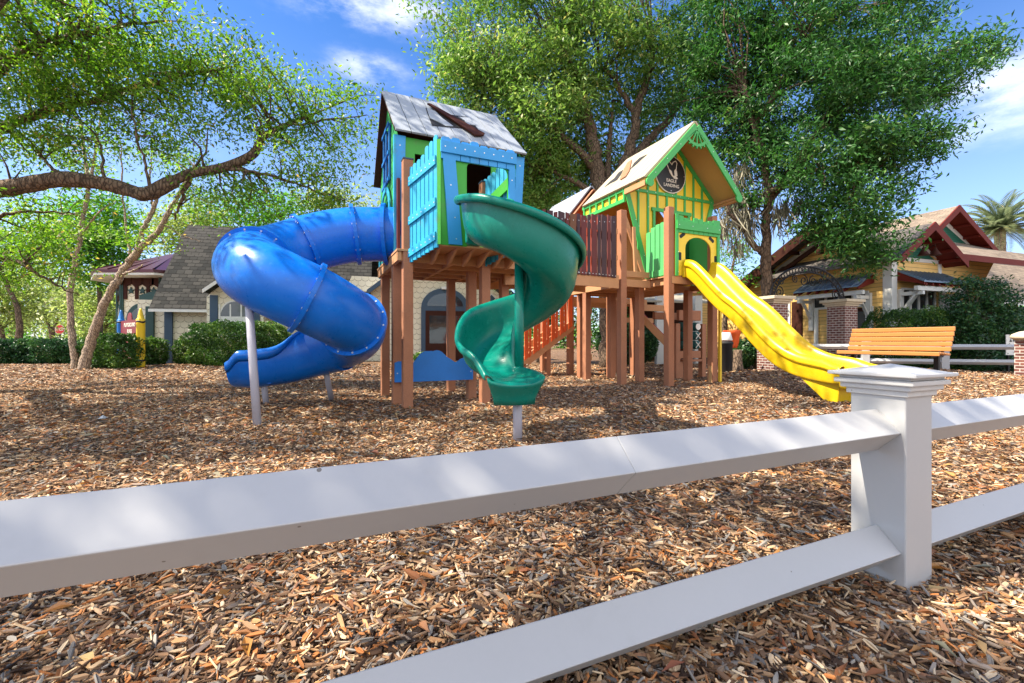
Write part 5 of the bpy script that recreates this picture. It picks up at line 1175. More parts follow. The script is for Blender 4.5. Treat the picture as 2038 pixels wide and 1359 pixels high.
    m = MB(); er0 = CF.loc(CF.hb(518, 622, -.7))[0]; m.prism([CF(er0, -.80, ze-.02), CF(aR, -.80, ze-.02), CF(aR, -.80, ze-.14), CF(er0, -.80, ze-.14)], CF.e2*.05); obj('fascia', m, WPAINT, rf)
    # pale roof and gable over the door
    d0 = CF.loc(CF.hb(730, 582, -.9)); dp = CF.loc(CF.hb(880, 580, 0))[0]; hw = dp-d0[0]; zg = d0[2]; zt = zg+hw*.80; m = MB()
    for s in (-1, 1): m.prism([CF(dp, -.9, zt), CF(dp, 4.2, zt), CF(dp+s*hw, 4.2, zg), CF(dp+s*hw, -.9, zg)], (0, 0, .12))
    rg = obj('roof', m, SLATEL, t); m = MB()
    for s in (-1, 1): m.prism([CF(dp, -.93, zt+.13), CF(dp+s*hw, -.93, zg+.13), CF(dp+s*hw, -.93, zg-.12), CF(dp, -.93, zt-.12)], CF.e2*.03)
    obj('barge_board', m, SLATEB, rg)
    m = MB(); P, Q = CF(dp-hw+.4, -.02), CF(dp+hw-.4, -.02); W2 = 2*hw-.8; m.panel(P, Q, [(0, 2.4), (W2, 2.4), (W2, zg), (W2/2, zt-.4), (0, zg)], -.05, 0); obj('gable_wall', m, SCALEW, t)
    a0 = CF.loc(CF.hb(838, 640, 0))[0]; a1 = CF.loc(CF.hb(932, 640, 0))[0]; P, Q = CF(a0, -.03), CF(a1, -.03); w = a1-a0
    def arcp(rx, rz, zc): return [(w/2+rx*cos(radians(a)), zc+rz*sin(radians(a))) for a in range(0, 181, 10)]
    m = MB(); m.panel(P, Q, [(0, 0), (w, 0)]+arcp(w/2, 1.05, 2.75), .0, .10); df = obj('door_frame', m, SLATEB, t)
    m = MB(); m.panel(P, Q, [(.22, 0), (w-.22, 0), (w-.22, 2.6), (.22, 2.6)], .102, .14); d_ = obj('door', m, DKBR, t); m = MB(); m.panel(P, Q, [(.42, .9), (w-.42, .9), (w-.42, 2.35), (.42, 2.35)], .142, .15); m.panel(P, Q, [(.3, 2.85), (w-.3, 2.85)]+[(w/2+(w/2-.3)*cos(radians(a)), 2.85+.68*sin(radians(a))) for a in range(10, 171, 10)], .102, .115); obj('pane', m, GLASS, d_)
    m = MB(); m.panel(P, Q, [(w/2-.2, 3.72), (w/2+.2, 3.72), (w/2+.2, 3.86), (w/2-.2, 3.86)], .1, .3); obj('porch_lamp', m, WPAINT, t)
    p = CF.loc(CF.hb(978, 594, 0)); m = MB(); c = CF(p[0], -.02, p[2])
    for r, mi, n_ in ((.28, 0, .0), (.2, 1, .012)): m.prism([c+CF.e1*r-CF.e2*n_, c+V(0, 0, r)-CF.e2*n_, c-CF.e1*r-CF.e2*n_, c-V(0, 0, r)-CF.e2*n_], -CF.e2*.01, mi)
    obj('diamond_vent', m, [WPAINT, SLATEB], t)
cottage()
def pavilion():
    c = W(352, 680, 25.0); c.z = 0; t = thing('pavilion', 'octagonal cream pavilion with maroon metal roof and star frieze behind the leaning tree', 'pavilion', c)
    def ring_(r, z, ph=22.5): return [c+V(r*cos(radians(45*k+ph)), r*sin(radians(45*k+ph)), z) for k in range(8)]
    m = MB(); m.ring([ring_(2.55, 0), ring_(2.55, 4.4)], sm=False); obj('wall', m, SCALEW, t)
    m = MB(); m.ring([ring_(3.75, 4.28), ring_(3.75, 4.42), ring_(.3, 5.75)], sm=False); rf = obj('roof', m, MAROOF, t)
    m = MB()
    for k in range(8):
        a, b = ring_(3.76, 4.44)[k], ring_(3.76, 4.44)[(k+1) % 8]; top = c+V(0, 0, 5.80)
        for s in (0, .25, .5, .75): m.beam(a.lerp(b, s), top.lerp(a.lerp(b, s), .06), .05, .06)
    obj('roof_seam', m, MAROOF, rf)
    m = MB(); m.ring([ring_(3.70, 4.17), ring_(3.70, 4.279)], sm=False); obj('fascia', m, WPAINT, rf)
    for k in range(3, 7):
        a, b = ring_(2.57, 0)[k], ring_(2.57, 0)[(k+1) % 8]; ln = (b-a).length; P, Q = a, b
        m = MB(); m.panel(P, Q, [(-.08, 0), (.10, 0), (.10, 4.2), (-.08, 4.2)], .0, .06); m.panel(P, Q, [(ln-.10, 0), (ln+.08, 0), (ln+.08, 4.2), (ln-.10, 4.2)], .0, .06)
        obj('corner_board', m, DKTEAL, t)
        m = MB()
        for q in range(4): m.panel(P, Q, [(.12+q*.56, 3.1), (.28+q*.56, 3.1), (.28+q*.56, 3.75), (.50+q*.56, 3.85), (.50+q*.56, 4.15), (0.02+q*.5, 4.15), (.02+q*.5, 3.85), (.12+q*.56, 3.7)], .002, .05)
        obj('frieze', m, DKBR, t)
        m = MB()
        for q in range(3):
            cx, cz = .48+q*.56, 3.52; m.panel(P, Q, [(cx+(.19 if j % 2 == 0 else .08)*cos(radians(90+36*j)), cz+(.19 if j % 2 == 0 else .08)*sin(radians(90+36*j))) for j in range(10)], .002, .06)
        obj('star', m, DKTEAL, t)
        def ar(rx, rz): return [(ln/2+rx*cos(radians(x)), 2.05+rz*sin(radians(x))) for x in range(0, 181, 12)]
        m = MB(); m.panel(P, Q, [(ln/2-.75, .8), (ln/2+.75, .8)]+ar(.75, .85), .002, .04); wn = obj('window', m, DKTEAL, t)
        m = MB(); m.panel(P, Q, [(ln/2-.55, .9), (ln/2+.55, .9)]+ar(.55, .65), .042, .05); obj('pane', m, GLASS, wn)
        m = MB(); m.panel(P, Q, [(ln/2-.03, .9), (ln/2+.03, .9), (ln/2+.03, 2.7), (ln/2-.03, 2.7)], .052, .07); m.panel(P, Q, [(ln/2-.55, 1.9), (ln/2+.55, 1.9), (ln/2+.55, 1.96), (ln/2-.55, 1.96)], .052, .068); obj('mullion', m, WPAINT, wn)
pavilion()
def low_awning():
    A = W(310, 590, 22.4); t = thing('canvas_awning', 'dark green sloping awning tucked against the slate roof', 'awning', A); m = MB()
    p = [W(277, 597, 22.2), W(277, 587, 22.2), W(313, 577, 22.2), W(300, 603, 22.2)]; m.prism(p, V(.2, .9, 0)); obj('canopy', m, DKTEAL, t)
low_awning()
# ---------------------------------------------------------------- playground rules sign, stop sign, notice
def crayon(t, px, d, top, mats, h=.14):
    c = W(px, 680, d); c.z = 0; m = MB(); m.lathe(c-V(0, 0, .05), [(h*1.02, 0), (h*1.02, .22), (h, .23), (h, top-.62), (h*1.03, top-.61), (h*1.03, top-.42), (h*.92, top-.40), (h*.80, top-.38), (h*.32, top-.06), (h*.25, top)], 20, 0); o = obj('crayon_post', m, mats[0], t)
    m = MB()
    for z in (.24, top-.60): m.ring([[c+V((h+.006)*cos(2*pi*k/20), (h+.006)*sin(2*pi*k/20), zz+.02*sin(2*pi*k/20*3)) for k in range(20)] for zz in (z, z+.07)])
    obj('crayon_band', m, mats[1], o)
    return c
def rules_sign():
    t = thing('rules_sign', 'dark red playground rules board between a yellow and a blue crayon post', 'sign', W(262, 725, 17.8))
    c1 = crayon(t, 280, 17.5, 2.32, (YEL, SIGNB)); c0 = crayon(t, 241, 19.0, 2.36, (BLUE, SIGNB), .13)
    P, Q = V(c0.x, c0.y, 0), V(c1.x, c1.y, 0); ln = (Q-P).length; d = (Q-P).normalized(); n = V(d.y, -d.x, 0)
    m = MB(); arc = [(ln/2+.30*cos(radians(a)), 1.86+.30*sin(radians(a))) for a in range(0, 181, 15)]
    m.panel(P, Q, [(.10, .95), (ln-.10, .95), (ln-.10, 1.84), (ln/2+.30, 1.86)]+arc[1:]+[(.10, 1.84)], .0, .04); obj('board', m, CRED, t, .008)
    m = MB(); m.panel(P, Q, [(.35, .05), (ln-.12, .05), (ln-.12, .72), (.35, .72)], .0, .05); obj('lower_board', m, CRED, t, .008)
    c = P.lerp(Q, .52)+n*.045; up = V(0, 0, 1)
    textmesh('lettering', 'PLAYGROUND', c+up*1.66, d, up, .215, CREAM, t); textmesh('lettering', 'RULES', c+up*1.40, d, up, .215, CREAM, t)
    m = MB()
    for z, w in ((1.20, .42), (1.10, .62), (.62, .5), (.50, .55), (.38, .4)): m.box(c+up*z+n*.008, d*w, n*.003, up*.018)
    obj('text_line', m, CREAM, t)
rules_sign()
def stop_sign():
    c = W(119, 655.5, 40.0); t = thing('stop_sign', 'red octagonal stop sign on a post beyond the hedge', 'traffic sign', V(c.x, c.y, 0)); n = V(0, -1, 0); e = V(1, 0, 0); up = V(0, 0, 1)
    for r, h0, nm_, mt in ((.45, 0, 'border', CREAM), (.415, .012, 'face', STOPR)):
        m = MB(); m.prism([c+n*h0+e*r*cos(radians(22.5+45*k))+up*r*sin(radians(22.5+45*k)) for k in range(8)], n*.01); obj(nm_, m, mt, t)
    textmesh('lettering', 'STOP', c+n*.024, e, up, .34, CREAM, t); m = MB(); m.beam(V(c.x, c.y+.04, -.05), V(c.x, c.y+.041, c.z+.6), .08, .06); obj('pole', m, IRON, t)
stop_sign()
def notice():
    c = W(2026, 688, 14.6); t = thing('notice_board', 'white notice with black lettering behind the fence at the right edge', 'sign', V(c.x, c.y, 0)); n = V(0, -1, 0); e = V(1, 0, 0); up = V(0, 0, 1)
    c = W(2024, 686, 14.7); m = MB(); m.box(c, e*.36, n*.012, up*.33); obj('face', m, WPAINT, t); c = c+n*.016
    textmesh('lettering', 'NO', c+up*.26+e*.0, e, up, .14, SIGNB, t); textmesh('lettering', '& PROH', c+up*.13-e*.04, e, up, .12, SIGNB, t); textmesh('lettering', 'NO', c+up*.02+e*.12, e, up, .1, SIGNB, t)
    m = MB()
    for s in (-.25, .25): m.box(V(c.x+s, c.y+.05, .4), e*.03, n*.03, up*.45)
    obj('leg', m, IRON, t)
notice()
def bin_and_cloth():
    c = W(1444, 690, 14.5); t = thing('litter_bin', 'dark cylindrical litter bin under the yellow slide', 'bin', V(c.x, c.y, 0)); m = MB(); m.lathe(V(c.x, c.y, 0), [(.16, 0), (.20, .05), (.21, .9), (.23, .92), (.23, .98), (.18, 1.02)], 20); obj('body', m, DARK, t)
    m = MB(); m.lathe(V(c.x, c.y, 1.03), [(.20, 0), (.21, .02), (.15, .25), (.14, .26)], 20); obj('lid', m, WPAINT, t)
    c = W(1468, 700, 15); s = thing('tree_stump', 'grey weathered stump beside the orange cloth under the yellow slide', 'stump', V(c.x, c.y, 0)); m = MB(); m.lathe(V(c.x, c.y, -.05), [(.24, 0), (.18, .12), (.14, .4), (.13, .75), (.11, .78)], 12); obj('stump', m, BARK, s)
    rs = random.Random(4); q = V(c.x-.12, c.y-.05, 0); m = MB(); rows = []
    for j in range(6):
        rows.append([q+V(-.36+i*.12+.02*rs.uniform(-1, 1), .09*sin(i*1.7)+.05*j, 1.38-.12*j-(.10*max(0, 3-i)/3 if j > 3 else 0)+.02*rs.uniform(-1, 1)) for i in range(6)])
    m.add([p for r in rows for p in r], [[j*6+i, j*6+i+1, (j+1)*6+i+1, (j+1)*6+i] for j in range(5) for i in range(5)], 0, True)
    cl = obj('orange_cloth', m, ORNG, None, solid=.015); tag(cl, 'orange cloth draped on top of the grey stump behind the yellow slide', 'cloth')
bin_and_cloth()
def litter():
    c = W(205, 838, 5.75); rs = random.Random(8); m = MB(); vs = [V(c.x, c.y, .02)+V(.07*cos(k*.9)*rs.uniform(.6, 1.2), .05*sin(k*.9)*rs.uniform(.6, 1.2), rs.uniform(0, .04)) for k in range(7)]+[V(c.x, c.y, .07)]
    m.add(vs, [[k, (k+1) % 7, 7] for k in range(7)]); o = obj('paper_scrap', m, WHITE, None, solid=.004); tag(o, 'small crumpled white paper scrap on the mulch at left', 'paper')
litter()
def path_strip():
    m = MB(); m.prism([V(-40, 21.6, .004), V(-17.2, 21.6, .004), V(-17.2, 22.6, .004), V(-40, 22.6, .004)], (0, 0, .05)); kind(obj('path', m, CONC), 'structure')
path_strip()
# ---------------------------------------------------------------- trees
def tree(name, label, cat, base, group=None): return thing(name, label, cat, base, group)
def left_oak():
    t = tree('live_oak', 'live oak with one long bare horizontal limb reaching in from the left edge', 'tree', (-11.5, 8.5, 0), 'trees around the playground')
    m = MB(); d = 9.2
    main = [V(-11.5, 8.5, -.1), V(-11.6, 8.5, 1.8), V(-11.4, 8.6, 3.3), W(-90, 388, d), W(40, 370, d), W(120, 357, d), W(200, 364, d+.1), W(255, 378, d+.2), W(292, 386, d+.2), W(340, 363, d+.3), W(380, 345, d+.4), W(445, 333, d+.5), W(502, 308, d+.5), W(527, 270, d+.5), W(590, 240, d+.6), W(636, 222, d+.7), W(700, 195, d+.7)]
    nd = []
    p = catmull(main[:4], 8); m.tube(p, [.48-.26*i/(len(p)-1) for i in range(len(p))], 14); nd += list(zip(p, [.2]*len(p)))
    p = catmull(main[3:], 7); k = len(p); rs = random.Random(2); r = [(.165-.03*min(1, i/30) if i < 44 else max(.018, .17*(1-(i-44)/(k-44))**1.2))*rs.uniform(.92, 1.08) for i in range(k)]
    r = [x if i < 44 else min(x, .095) for i, x in enumerate(r)]
    m.tube(p, r, 14); nd += list(zip(p, r))
    br = [([W(380, 345, d+.4), W(360, 400, d+.6), W(345, 440, d+.8)], .06, .015), ([W(440, 333, d+.5), W(520, 345, d+.6), W(600, 370, d+.7), W(690, 400, d+.8)], .05, .012), ([W(560, 255, d+.5), W(640, 240, d+.6), W(730, 232, d+.6)], .04, .01),
          ([W(-90, 300, d), W(60, 230, d+.3), W(220, 190, d+.5), W(360, 150, d+.6), W(470, 130, d+.8)], .12, .02), ([W(-100, 200, d-.5), W(60, 100, d-.3), W(200, 60, d), W(330, 40, d+.3)], .12, .02),
          ([W(120, 357, d), W(100, 330, d+.2), W(60, 290, d+.4)], .05, .012), ([W(-60, 500, d+1), W(30, 520, d+1), W(100, 560, d+1.2), W(160, 590, d+1.4)], .06, .012), ([W(-40, 440, d+.6), W(60, 420, d+.8), W(150, 425, d+1)], .05, .012),
          ([V(-11.4, 8.5, 3.0), V(-10, 5.5, 5.2), V(-7.5, 3.4, 6.6), V(-4.0, 2.2, 7.4)], .22, .04), ([V(-11.4, 8.5, 3.2), V(-9, 7.5, 6), V(-6, 7, 8), V(-3, 7.4, 8.8)], .2, .04),
          ([W(300, 384, d+.2), W(290, 330, d+.1), W(270, 260, d), W(265, 190, d)], .035, .012), ([W(210, 364, d+.1), W(200, 300, d+.2), W(180, 250, d+.3)], .035, .012), ([W(720, 420, d+.9), W(745, 440, d+1)], .01, .006)]
    nd += limbs(m, br, 4, 8, .03)
    B = [blob(60, 70, d, 190, 120, 1.5, 85), blob(270, 110, d+.3, 150, 105, 1.4, 70), blob(60, 215, d, 120, 90, 1.2, 46), blob(400, 185, d+.5, 130, 85, 1.2, 36), blob(540, 195, d+.6, 105, 70, 1.0, 23), blob(655, 215, d+.7, 95, 75, .9, 19), blob(590, 310, d+.6, 110, 70, 1.0, 20), blob(460, 375, d+.8, 110, 50, 1.0, 16), blob(650, 370, d+.8, 80, 55, .9, 15), blob(230, 240, d+.4, 130, 60, 1.1, 18), blob(60, 300, d+.3, 90, 40, 1.0, 13), blob(340, 260, d+.4, 90, 50, 1, 12), blob(20, 490, d+1.2, 110, 70, 1, 26), blob(70, 530, d+1.4, 80, 30, 1, 8), blob(470, 130, d+.7, 90, 55, 1, 15), blob(150, 420, d+1.2, 110, 40, 1, 8)]
    vis = clumps(B)
    c1 = crown('crown', vis, 95, .26, .092, LOAKL, t, tone=.3, up=.35, droop=.35, wid=.40)
    off = [((-7.5, 4.5, 7.6), (3.2, 2.2, 1.3), 28), ((-10.8, 6.4, 8.3), (2.6, 1.6, 1.0), 18), ((-4.9, -.3, 7.6), (1.2, .6, .6), 7), ((-4.2, 2.0, 7.8), (2.6, 1.8, 1.1), 12), ((-3.5, 6.8, 9.6), (3.0, 2.0, 1.0), 12), ((-7.5, 8.5, 9.5), (3.4, 2.2, 1.4), 20), ((-11, 5, 8.5), (3, 3, 2), 32), ((-6.4, -.4, 7.7), (2.8, 1.5, 1.0), 12), ((-10.2, 3.0, 8.2), (2.4, 1.4, 1), 14), ((-4.6, .6, 8.4), (2.0, .9, .7), 5), ((-8.6, 1.2, 8.6), (2.0, 1.2, .8), 7), ((-11, 11, 9), (3, 2.4, 2), 18)]  # unseen clumps added up-sun to dapple the mulch and fence
    oc = clumps(off); crown('crown', oc, 130, .30, .15, LOAKL, t, tone=.3)
    twigs(m, nd, vis, .95, .007, 5, 3.2, .028); twigs(m, nd, oc, .5, .02, 6, 4)
    obj('trunk', m, BARK, t)
left_oak()
def thin_trees():
    t = tree('birch_tree', 'slender pale-barked tree with one straight trunk left of the leaning tree', 'tree', W(150, 735, 16.6)*1, 'trees around the playground')
    m = MB(); d = 16.6; nd = limbs(m, [([W(151, 742, d), W(148, 700, d), W(141, 640, d), W(140, 575, d), W(148, 530, d), W(158, 480, d), W(168, 420, d), W(176, 372, d), W(168, 300, d), W(160, 240, d)], .125, .045), ([W(176, 372, d), W(186, 330, d), W(196, 260, d), W(205, 200, d)], .06, .02), ([W(150, 520, d), W(120, 470, d+.3), W(90, 450, d+.5)], .04, .015), ([W(160, 470, d), W(200, 420, d-.3), W(230, 400, d-.3)], .04, .012)], 7, 10, .02)
    cc = clumps([blob(150, 290, d, 90, 80, 1.2, 16), blob(120, 450, d, 70, 40, 1, 9), blob(200, 230, d, 70, 60, 1, 8)]); twigs(m, nd, cc, .9, .01, 3); obj('trunk', m, BARKB, t); crown('crown', cc, 70, .35, .13, LOAKL, t)
    t = tree('leaning_tree', 'leaning pale-barked tree that forks in front of the maroon-roofed pavilion', 'tree', W(168, 735, 16.2)*1, 'trees around the playground'); d = 16.2
    m = MB(); nd = limbs(m, [([W(164, 742, d), W(178, 690, d), W(195, 640, d), W(215, 590, d), W(236, 552, d), W(256, 522, d), W(272, 498, d), W(286, 455, d), W(305, 415, d), W(318, 385, d)], .17, .06), ([W(256, 522, d), W(285, 492, d-.1), W(318, 455, d-.2), W(345, 405, d-.3), W(372, 360, d-.4), W(390, 330, d-.4)], .13, .04), ([W(262, 508, d), W(252, 470, d), W(248, 430, d), W(243, 360, d), W(240, 290, d)], .055, .02), ([W(240, 545, d), W(262, 540, d-.3), W(285, 528, d-.4)], .05, .02), ([W(318, 455, d-.2), W(330, 450, d-.2), W(365, 470, d), W(400, 480, d)], .03, .012), ([W(345, 405, d-.3), W(390, 395, d), W(420, 405, d)], .03, .012), ([W(305, 415, d), W(300, 350, d), W(302, 280, d)], .04, .015)], 9, 10, .03)
    cc = clumps([blob(330, 330, d, 90, 60, 1.2, 14), blob(245, 300, d, 50, 60, 1, 7), blob(400, 410, d, 60, 50, 1, 12), blob(300, 470, d, 60, 30, 1, 6)]); twigs(m, nd, cc, .95, .01, 4); obj('trunk', m, BARKB, t); crown('crown', cc, 60, .35, .13, LOAKL, t)
thin_trees()
def centre_oak():
    d = 17.5; t = tree('live_oak', 'broad multi-trunked live oak rising between the two playhouses', 'tree', (4.0, 17.8, 0), 'trees around the playground')
    m = MB(); nd = limbs(m, [([V(3.9, 17.8, -.1), V(3.9, 17.8, 2.5), W(1200, 420, d), W(1188, 340, d), W(1178, 270, d), W(1160, 200, d), W(1130, 120, d)], .52, .12), ([W(1215, 420, d), W(1235, 350, d), W(1258, 280, d), W(1270, 215, d), W(1290, 150, d), W(1300, 70, d)], .30, .08), ([W(1268, 230, d), W(1240, 190, d), W(1215, 150, d), W(1190, 120, d)], .14, .04), ([W(1240, 330, d), W(1300, 270, d+.3), W(1350, 210, d+.5), W(1390, 130, d+.6)], .2, .06), ([W(1188, 340, d), W(1110, 260, d-.3), W(1040, 210, d-.6), W(960, 170, d-.8)], .16, .04), ([W(1205, 400, d), W(1120, 350, d), W(1060, 330, d)], .14, .04), ([W(1215, 400, d), W(1212, 300, d+.4), W(1220, 200, d+.5)], .17, .05)], 11, 10, .05)
    B = [blob(970, 70, d, 100, 90, 1.8, 40), blob(925, 170, d-.6, 55, 80, 1.4, 26), blob(985, 235, d-.5, 75, 75, 1.5, 34), blob(1090, 60, d, 130, 100, 2.0, 56), blob(1080, 180, d-.6, 120, 95, 1.8, 52), blob(1230, 70, d, 150, 110, 2.0, 56), blob(1060, 315, d, 60, 75, 1.4, 40), blob(1130, 330, d+1.2, 70, 80, 1.2, 40), blob(1330, 90, d, 100, 100, 1.8, 36), blob(1300, 200, d+.9, 90, 70, 1.6, 26), blob(1180, 210, d+1, 90, 80, 1.5, 28), blob(1150, -70, d, 320, 70, 2.5, 40), blob(1250, 320, d+1.5, 60, 50, 1, 20), blob(1060, 395, d+.6, 40, 35, 1, 12), blob(940, -40, d, 70, 60, 1.5, 10)]
    cc = clumps(B); twigs(m, nd, cc, .7, .012, 7, 5); obj('trunk', m, BARK, t)
    crown('crown', cc, 150, .40, .17, LOAK, t, tone=.36, up=.35, wid=.36)
centre_oak()
def moss_strands(name, spots, t, ln=1.0):
    P = []; r = []
    for c, n, sp, l0 in spots:
        c = np.array(c)
        for i in range(n):
            p = c+RNG.normal(size=3)*np.array([sp, sp, .15]); l = l0*RNG.uniform(.25, 1.1)*.9; a = RNG.uniform(0, pi); s = np.array([cos(a), sin(a), 0]); x = RNG.uniform(0, 1); K = 5
            pts = [p]; dr = np.array([RNG.normal()*.12, RNG.normal()*.12, -1.0])
            for k in range(K): dr = dr+np.array([RNG.normal()*.22, RNG.normal()*.22, 0]); pts.append(pts[-1]+dr/np.linalg.norm(dr)*l/K)
            w0 = RNG.uniform(.006, .016)
            for k in range(K):
                wa, wb = w0*(1+.8*sin(pi*k/K)), w0*(1+.8*sin(pi*(k+1)/K))*(.25 if k == K-1 else 1)
                P.append(np.stack([pts[k]-s*wa, pts[k]+s*wa, pts[k+1]+s*wb, pts[k+1]-s*wb])); r.append(x)
    return np_polys(name, np.array(P), np.array(r), LMOSS, t)
def right_oak():
    d = 15.0; t = tree('live_oak', 'dark leafy live oak hung with Spanish moss beside the brick gate', 'tree', W(1526, 725, 15.6)*1, 'trees around the playground')
    m = MB(); nd = limbs(m, [([V(8.72, 16.1, -.1), W(1527, 640, d+.6), W(1526, 560, d+.6), W(1524, 500, d+.5), W(1524, 440, d+.4), W(1530, 390, d+.2), W(1522, 320, d), W(1500, 250, d), W(1480, 170, d)], .215, .09), ([W(1520, 505, d+.5), W(1500, 485, d+.4), W(1478, 455, d+.2), W(1455, 430, d), W(1440, 380, d)], .12, .04), ([W(1530, 400, d+.3), W(1580, 330, d), W(1640, 250, d-.3), W(1720, 190, d-.5), W(1820, 140, d-.5)], .16, .03), ([W(1530, 380, d), W(1620, 340, d-.6), W(1700, 330, d-1), W(1780, 330, d-1.2)], .10, .02), ([W(1700, 330, d-1), W(1700, 400, d-1), W(1690, 460, d-1)], .05, .015), ([W(1500, 250, d), W(1560, 160, d), W(1620, 80, d), W(1680, 10, d)], .12, .03), ([W(1640, 250, d-.3), W(1760, 250, d-.8), W(1860, 240, d-1)], .06, .015)], 13, 10, .04)
    B = [blob(1470, 130, d+.5, 100, 130, 1.8, 50), blob(1590, 70, d, 130, 100, 1.8, 54), blob(1610, 190, d-.3, 150, 110, 1.6, 66), blob(1740, 90, d, 110, 90, 1.5, 38), blob(1760, 190, d-.6, 110, 90, 1.5, 44), blob(1860, 150, d-.5, 85, 55, 1.1, 20), blob(1925, 105, d-.5, 55, 35, .8, 9), blob(1640, 310, d-.5, 150, 65, 1.4, 50), blob(1510, 310, d+.6, 90, 80, 1.2, 36), blob(1770, 300, d-1, 85, 60, 1.2, 25), blob(1720, 385, d-1, 80, 35, 1, 16), blob(1690, 465, d-1, 62, 52, .8, 25), blob(1740, 505, d-1, 36, 34, .7, 9), blob(1650, 420, d-.6, 60, 40, .9, 14), blob(1440, 250, d+1, 60, 90, 1.2, 30), blob(1480, 420, d+.7, 40, 60, .8, 9), blob(1600, -70, d, 220, 60, 2, 28), blob(1810, 20, d, 60, 40, 1, 9), blob(1850, 285, d-1, 40, 45, .7, 6), blob(1400, 330, d+1.2, 50, 60, 1, 15), blob(1390, 190, d+1.2, 60, 80, 1.2, 22), blob(1400, 40, d+1.2, 70, 70, 1.2, 16)]
    cc = clumps(B); twigs(m, nd, cc, .75, .01, 9, 4.5); obj('trunk', m, BARK, t)
    crown('crown', cc, 150, .31, .155, LDARK, t, tone=.36, up=.35, wid=.33)
    sp = []
    for px, py, n, s, l in ((1465, 400, 60, .22, 1.5), (1485, 430, 50, .2, 1.3), (1450, 360, 50, .25, 1.2), (1550, 410, 50, .2, 1.3), (1570, 400, 40, .25, 1.0), (1600, 395, 40, .2, .8), (1440, 440, 40, .15, 1.2), (1500, 390, 40, .2, .8), (1620, 420, 30, .2, .6), (1660, 440, 35, .25, .9), (1475, 330, 40, .3, .9), (1545, 350, 30, .3, .8), (1470, 480, 24, .15, .9)): [sp.append((tuple(W(px+dx, py+dy, d+.2)), int(n*.55), s*.45, l)) for dx, dy in ((0, 0), (-9, 6), (11, -4))]
    moss_strands('spanish_moss', sp, t)
right_oak()
# trees beyond the playground
def far_tree(label, cat, pts, d, m_, n, size, trunk=None, name='tree', nleaf=60, spread=.6):
    c = W(pts[0][0], 700, d); t = tree(name, label, cat, (c.x, c.y, 0), 'trees beyond the playground')
    cc = clumps([blob(px, py, d+dd, rx, ry, rd, k) for px, py, rx, ry, dd, rd, k in pts], n); mb = MB()
    top = min(pts, key=lambda q: q[1]); tp = W(top[0], top[1]+top[3]*.3, d)
    nd = limbs(mb, trunk or [([V(c.x, c.y, -.1), V(c.x+.1, c.y, tp.z*.4), tp], .22, .05)], 3, 7, .05); twigs(mb, nd, cc, .5, .02, 4, 6); obj('trunk', mb, BARK, t); crown('crown', cc, nleaf, spread, size, m_, t)
far_tree('bright lime crape myrtle at the far left edge beyond the hedge', 'tree', [(0, 600, 75, 50, 0, 2, 30), (-40, 560, 80, 60, 0, 2, 20), (50, 560, 55, 40, 0, 2, 18)], 33, LLIME, 1.3, .30, name='crape_myrtle', spread=.8)
d_ = 36
far_tree('lime green crape myrtle with a branching orange trunk behind the stop sign', 'tree', [(100, 590, 90, 50, 0, 2.2, 34), (140, 600, 70, 36, 0, 2, 20), (60, 640, 60, 22, 3, 2, 12), (150, 650, 50, 20, 4, 2, 10)], d_+10, LLIME, 1.3, .36, trunk=[([W(103, 690, 46), W(103, 665, 46), W(95, 645, 46), W(80, 610, 46)], .3, .08), ([W(103, 665, 46), W(112, 645, 46), W(118, 610, 46)], .2, .06)], name='crape_myrtle', spread=.9)
far_tree('yellow-green tree filling the gap left of the leaning trunk', 'tree', [(210, 590, 50, 60, 0, 2, 28), (235, 640, 40, 45, 0, 2, 16), (200, 650, 34, 36, 1, 2, 12)], 30, LLIME, 1.2, .28, name='crape_myrtle', spread=.7)
far_tree('mid green maple standing behind the slender birch', 'tree', [(195, 430, 60, 60, 0, 2, 36), (165, 480, 70, 50, 0, 2, 32), (225, 490, 50, 50, 0, 1.8, 22), (200, 540, 50, 30, 0, 1.8, 14)], 27, LMID, 1.2, .26, name='maple_tree', spread=.55)
far_tree('dark green tree at the left edge above the crape myrtles', 'tree', [(30, 500, 90, 45, 0, 2, 30), (-40, 440, 80, 60, 0, 2, 20), (95, 470, 50, 40, 0, 2, 14)], 25, LOAKL, 1.1, .24, spread=.6)
far_tree('pale green tree showing above the left end of the cottage roof', 'tree', [(345, 480, 40, 40, 0, 2, 16), (400, 440, 50, 35, 0, 2, 18), (365, 440, 40, 40, 0, 2, 12)], 34, LLIME, 1.2, .3, spread=.75)
far_tree('pale green tree showing above the cottage ridge left of the blue tube slide', 'tree', [(480, 425, 55, 40, 0, 2, 22), (560, 420, 60, 45, 0, 2, 22)], 35, LMID, 1.2, .3, spread=.75)
far_tree('light green tree behind the cottage roof beside the blue playhouse', 'tree', [(650, 420, 60, 50, 0, 2, 24), (720, 430, 50, 40, 0, 2, 18), (690, 470, 70, 40, 1, 2, 16)], 36, LLIME, 1.1, .3, spread=.75)
far_tree('dark evergreen tree standing behind the plank bridge', 'tree', [(1075, 400, 50, 60, 0, 1.6, 30), (1120, 400, 50, 60, 0, 1.6, 24), (1050, 520, 60, 70, 0, 1.5, 24)], 22, LDARK, 1.2, .2, spread=.5)
far_tree('dark evergreen tree between the orange playhouse and the yellow playhouse', 'tree', [(1235, 430, 50, 60, 0, 1.6, 26), (1290, 500, 60, 70, 0, 1.6, 26)], 24.5, LDARK, 1.2, .2, spread=.5)
far_tree('small tree behind the yellow slide and left of the clubhouse', 'tree', [(1440, 540, 50, 40, 0, 1.5, 12), (1460, 500, 40, 30, 0, 1.3, 8)], 23, LMID, 1.0, .18, spread=.45)
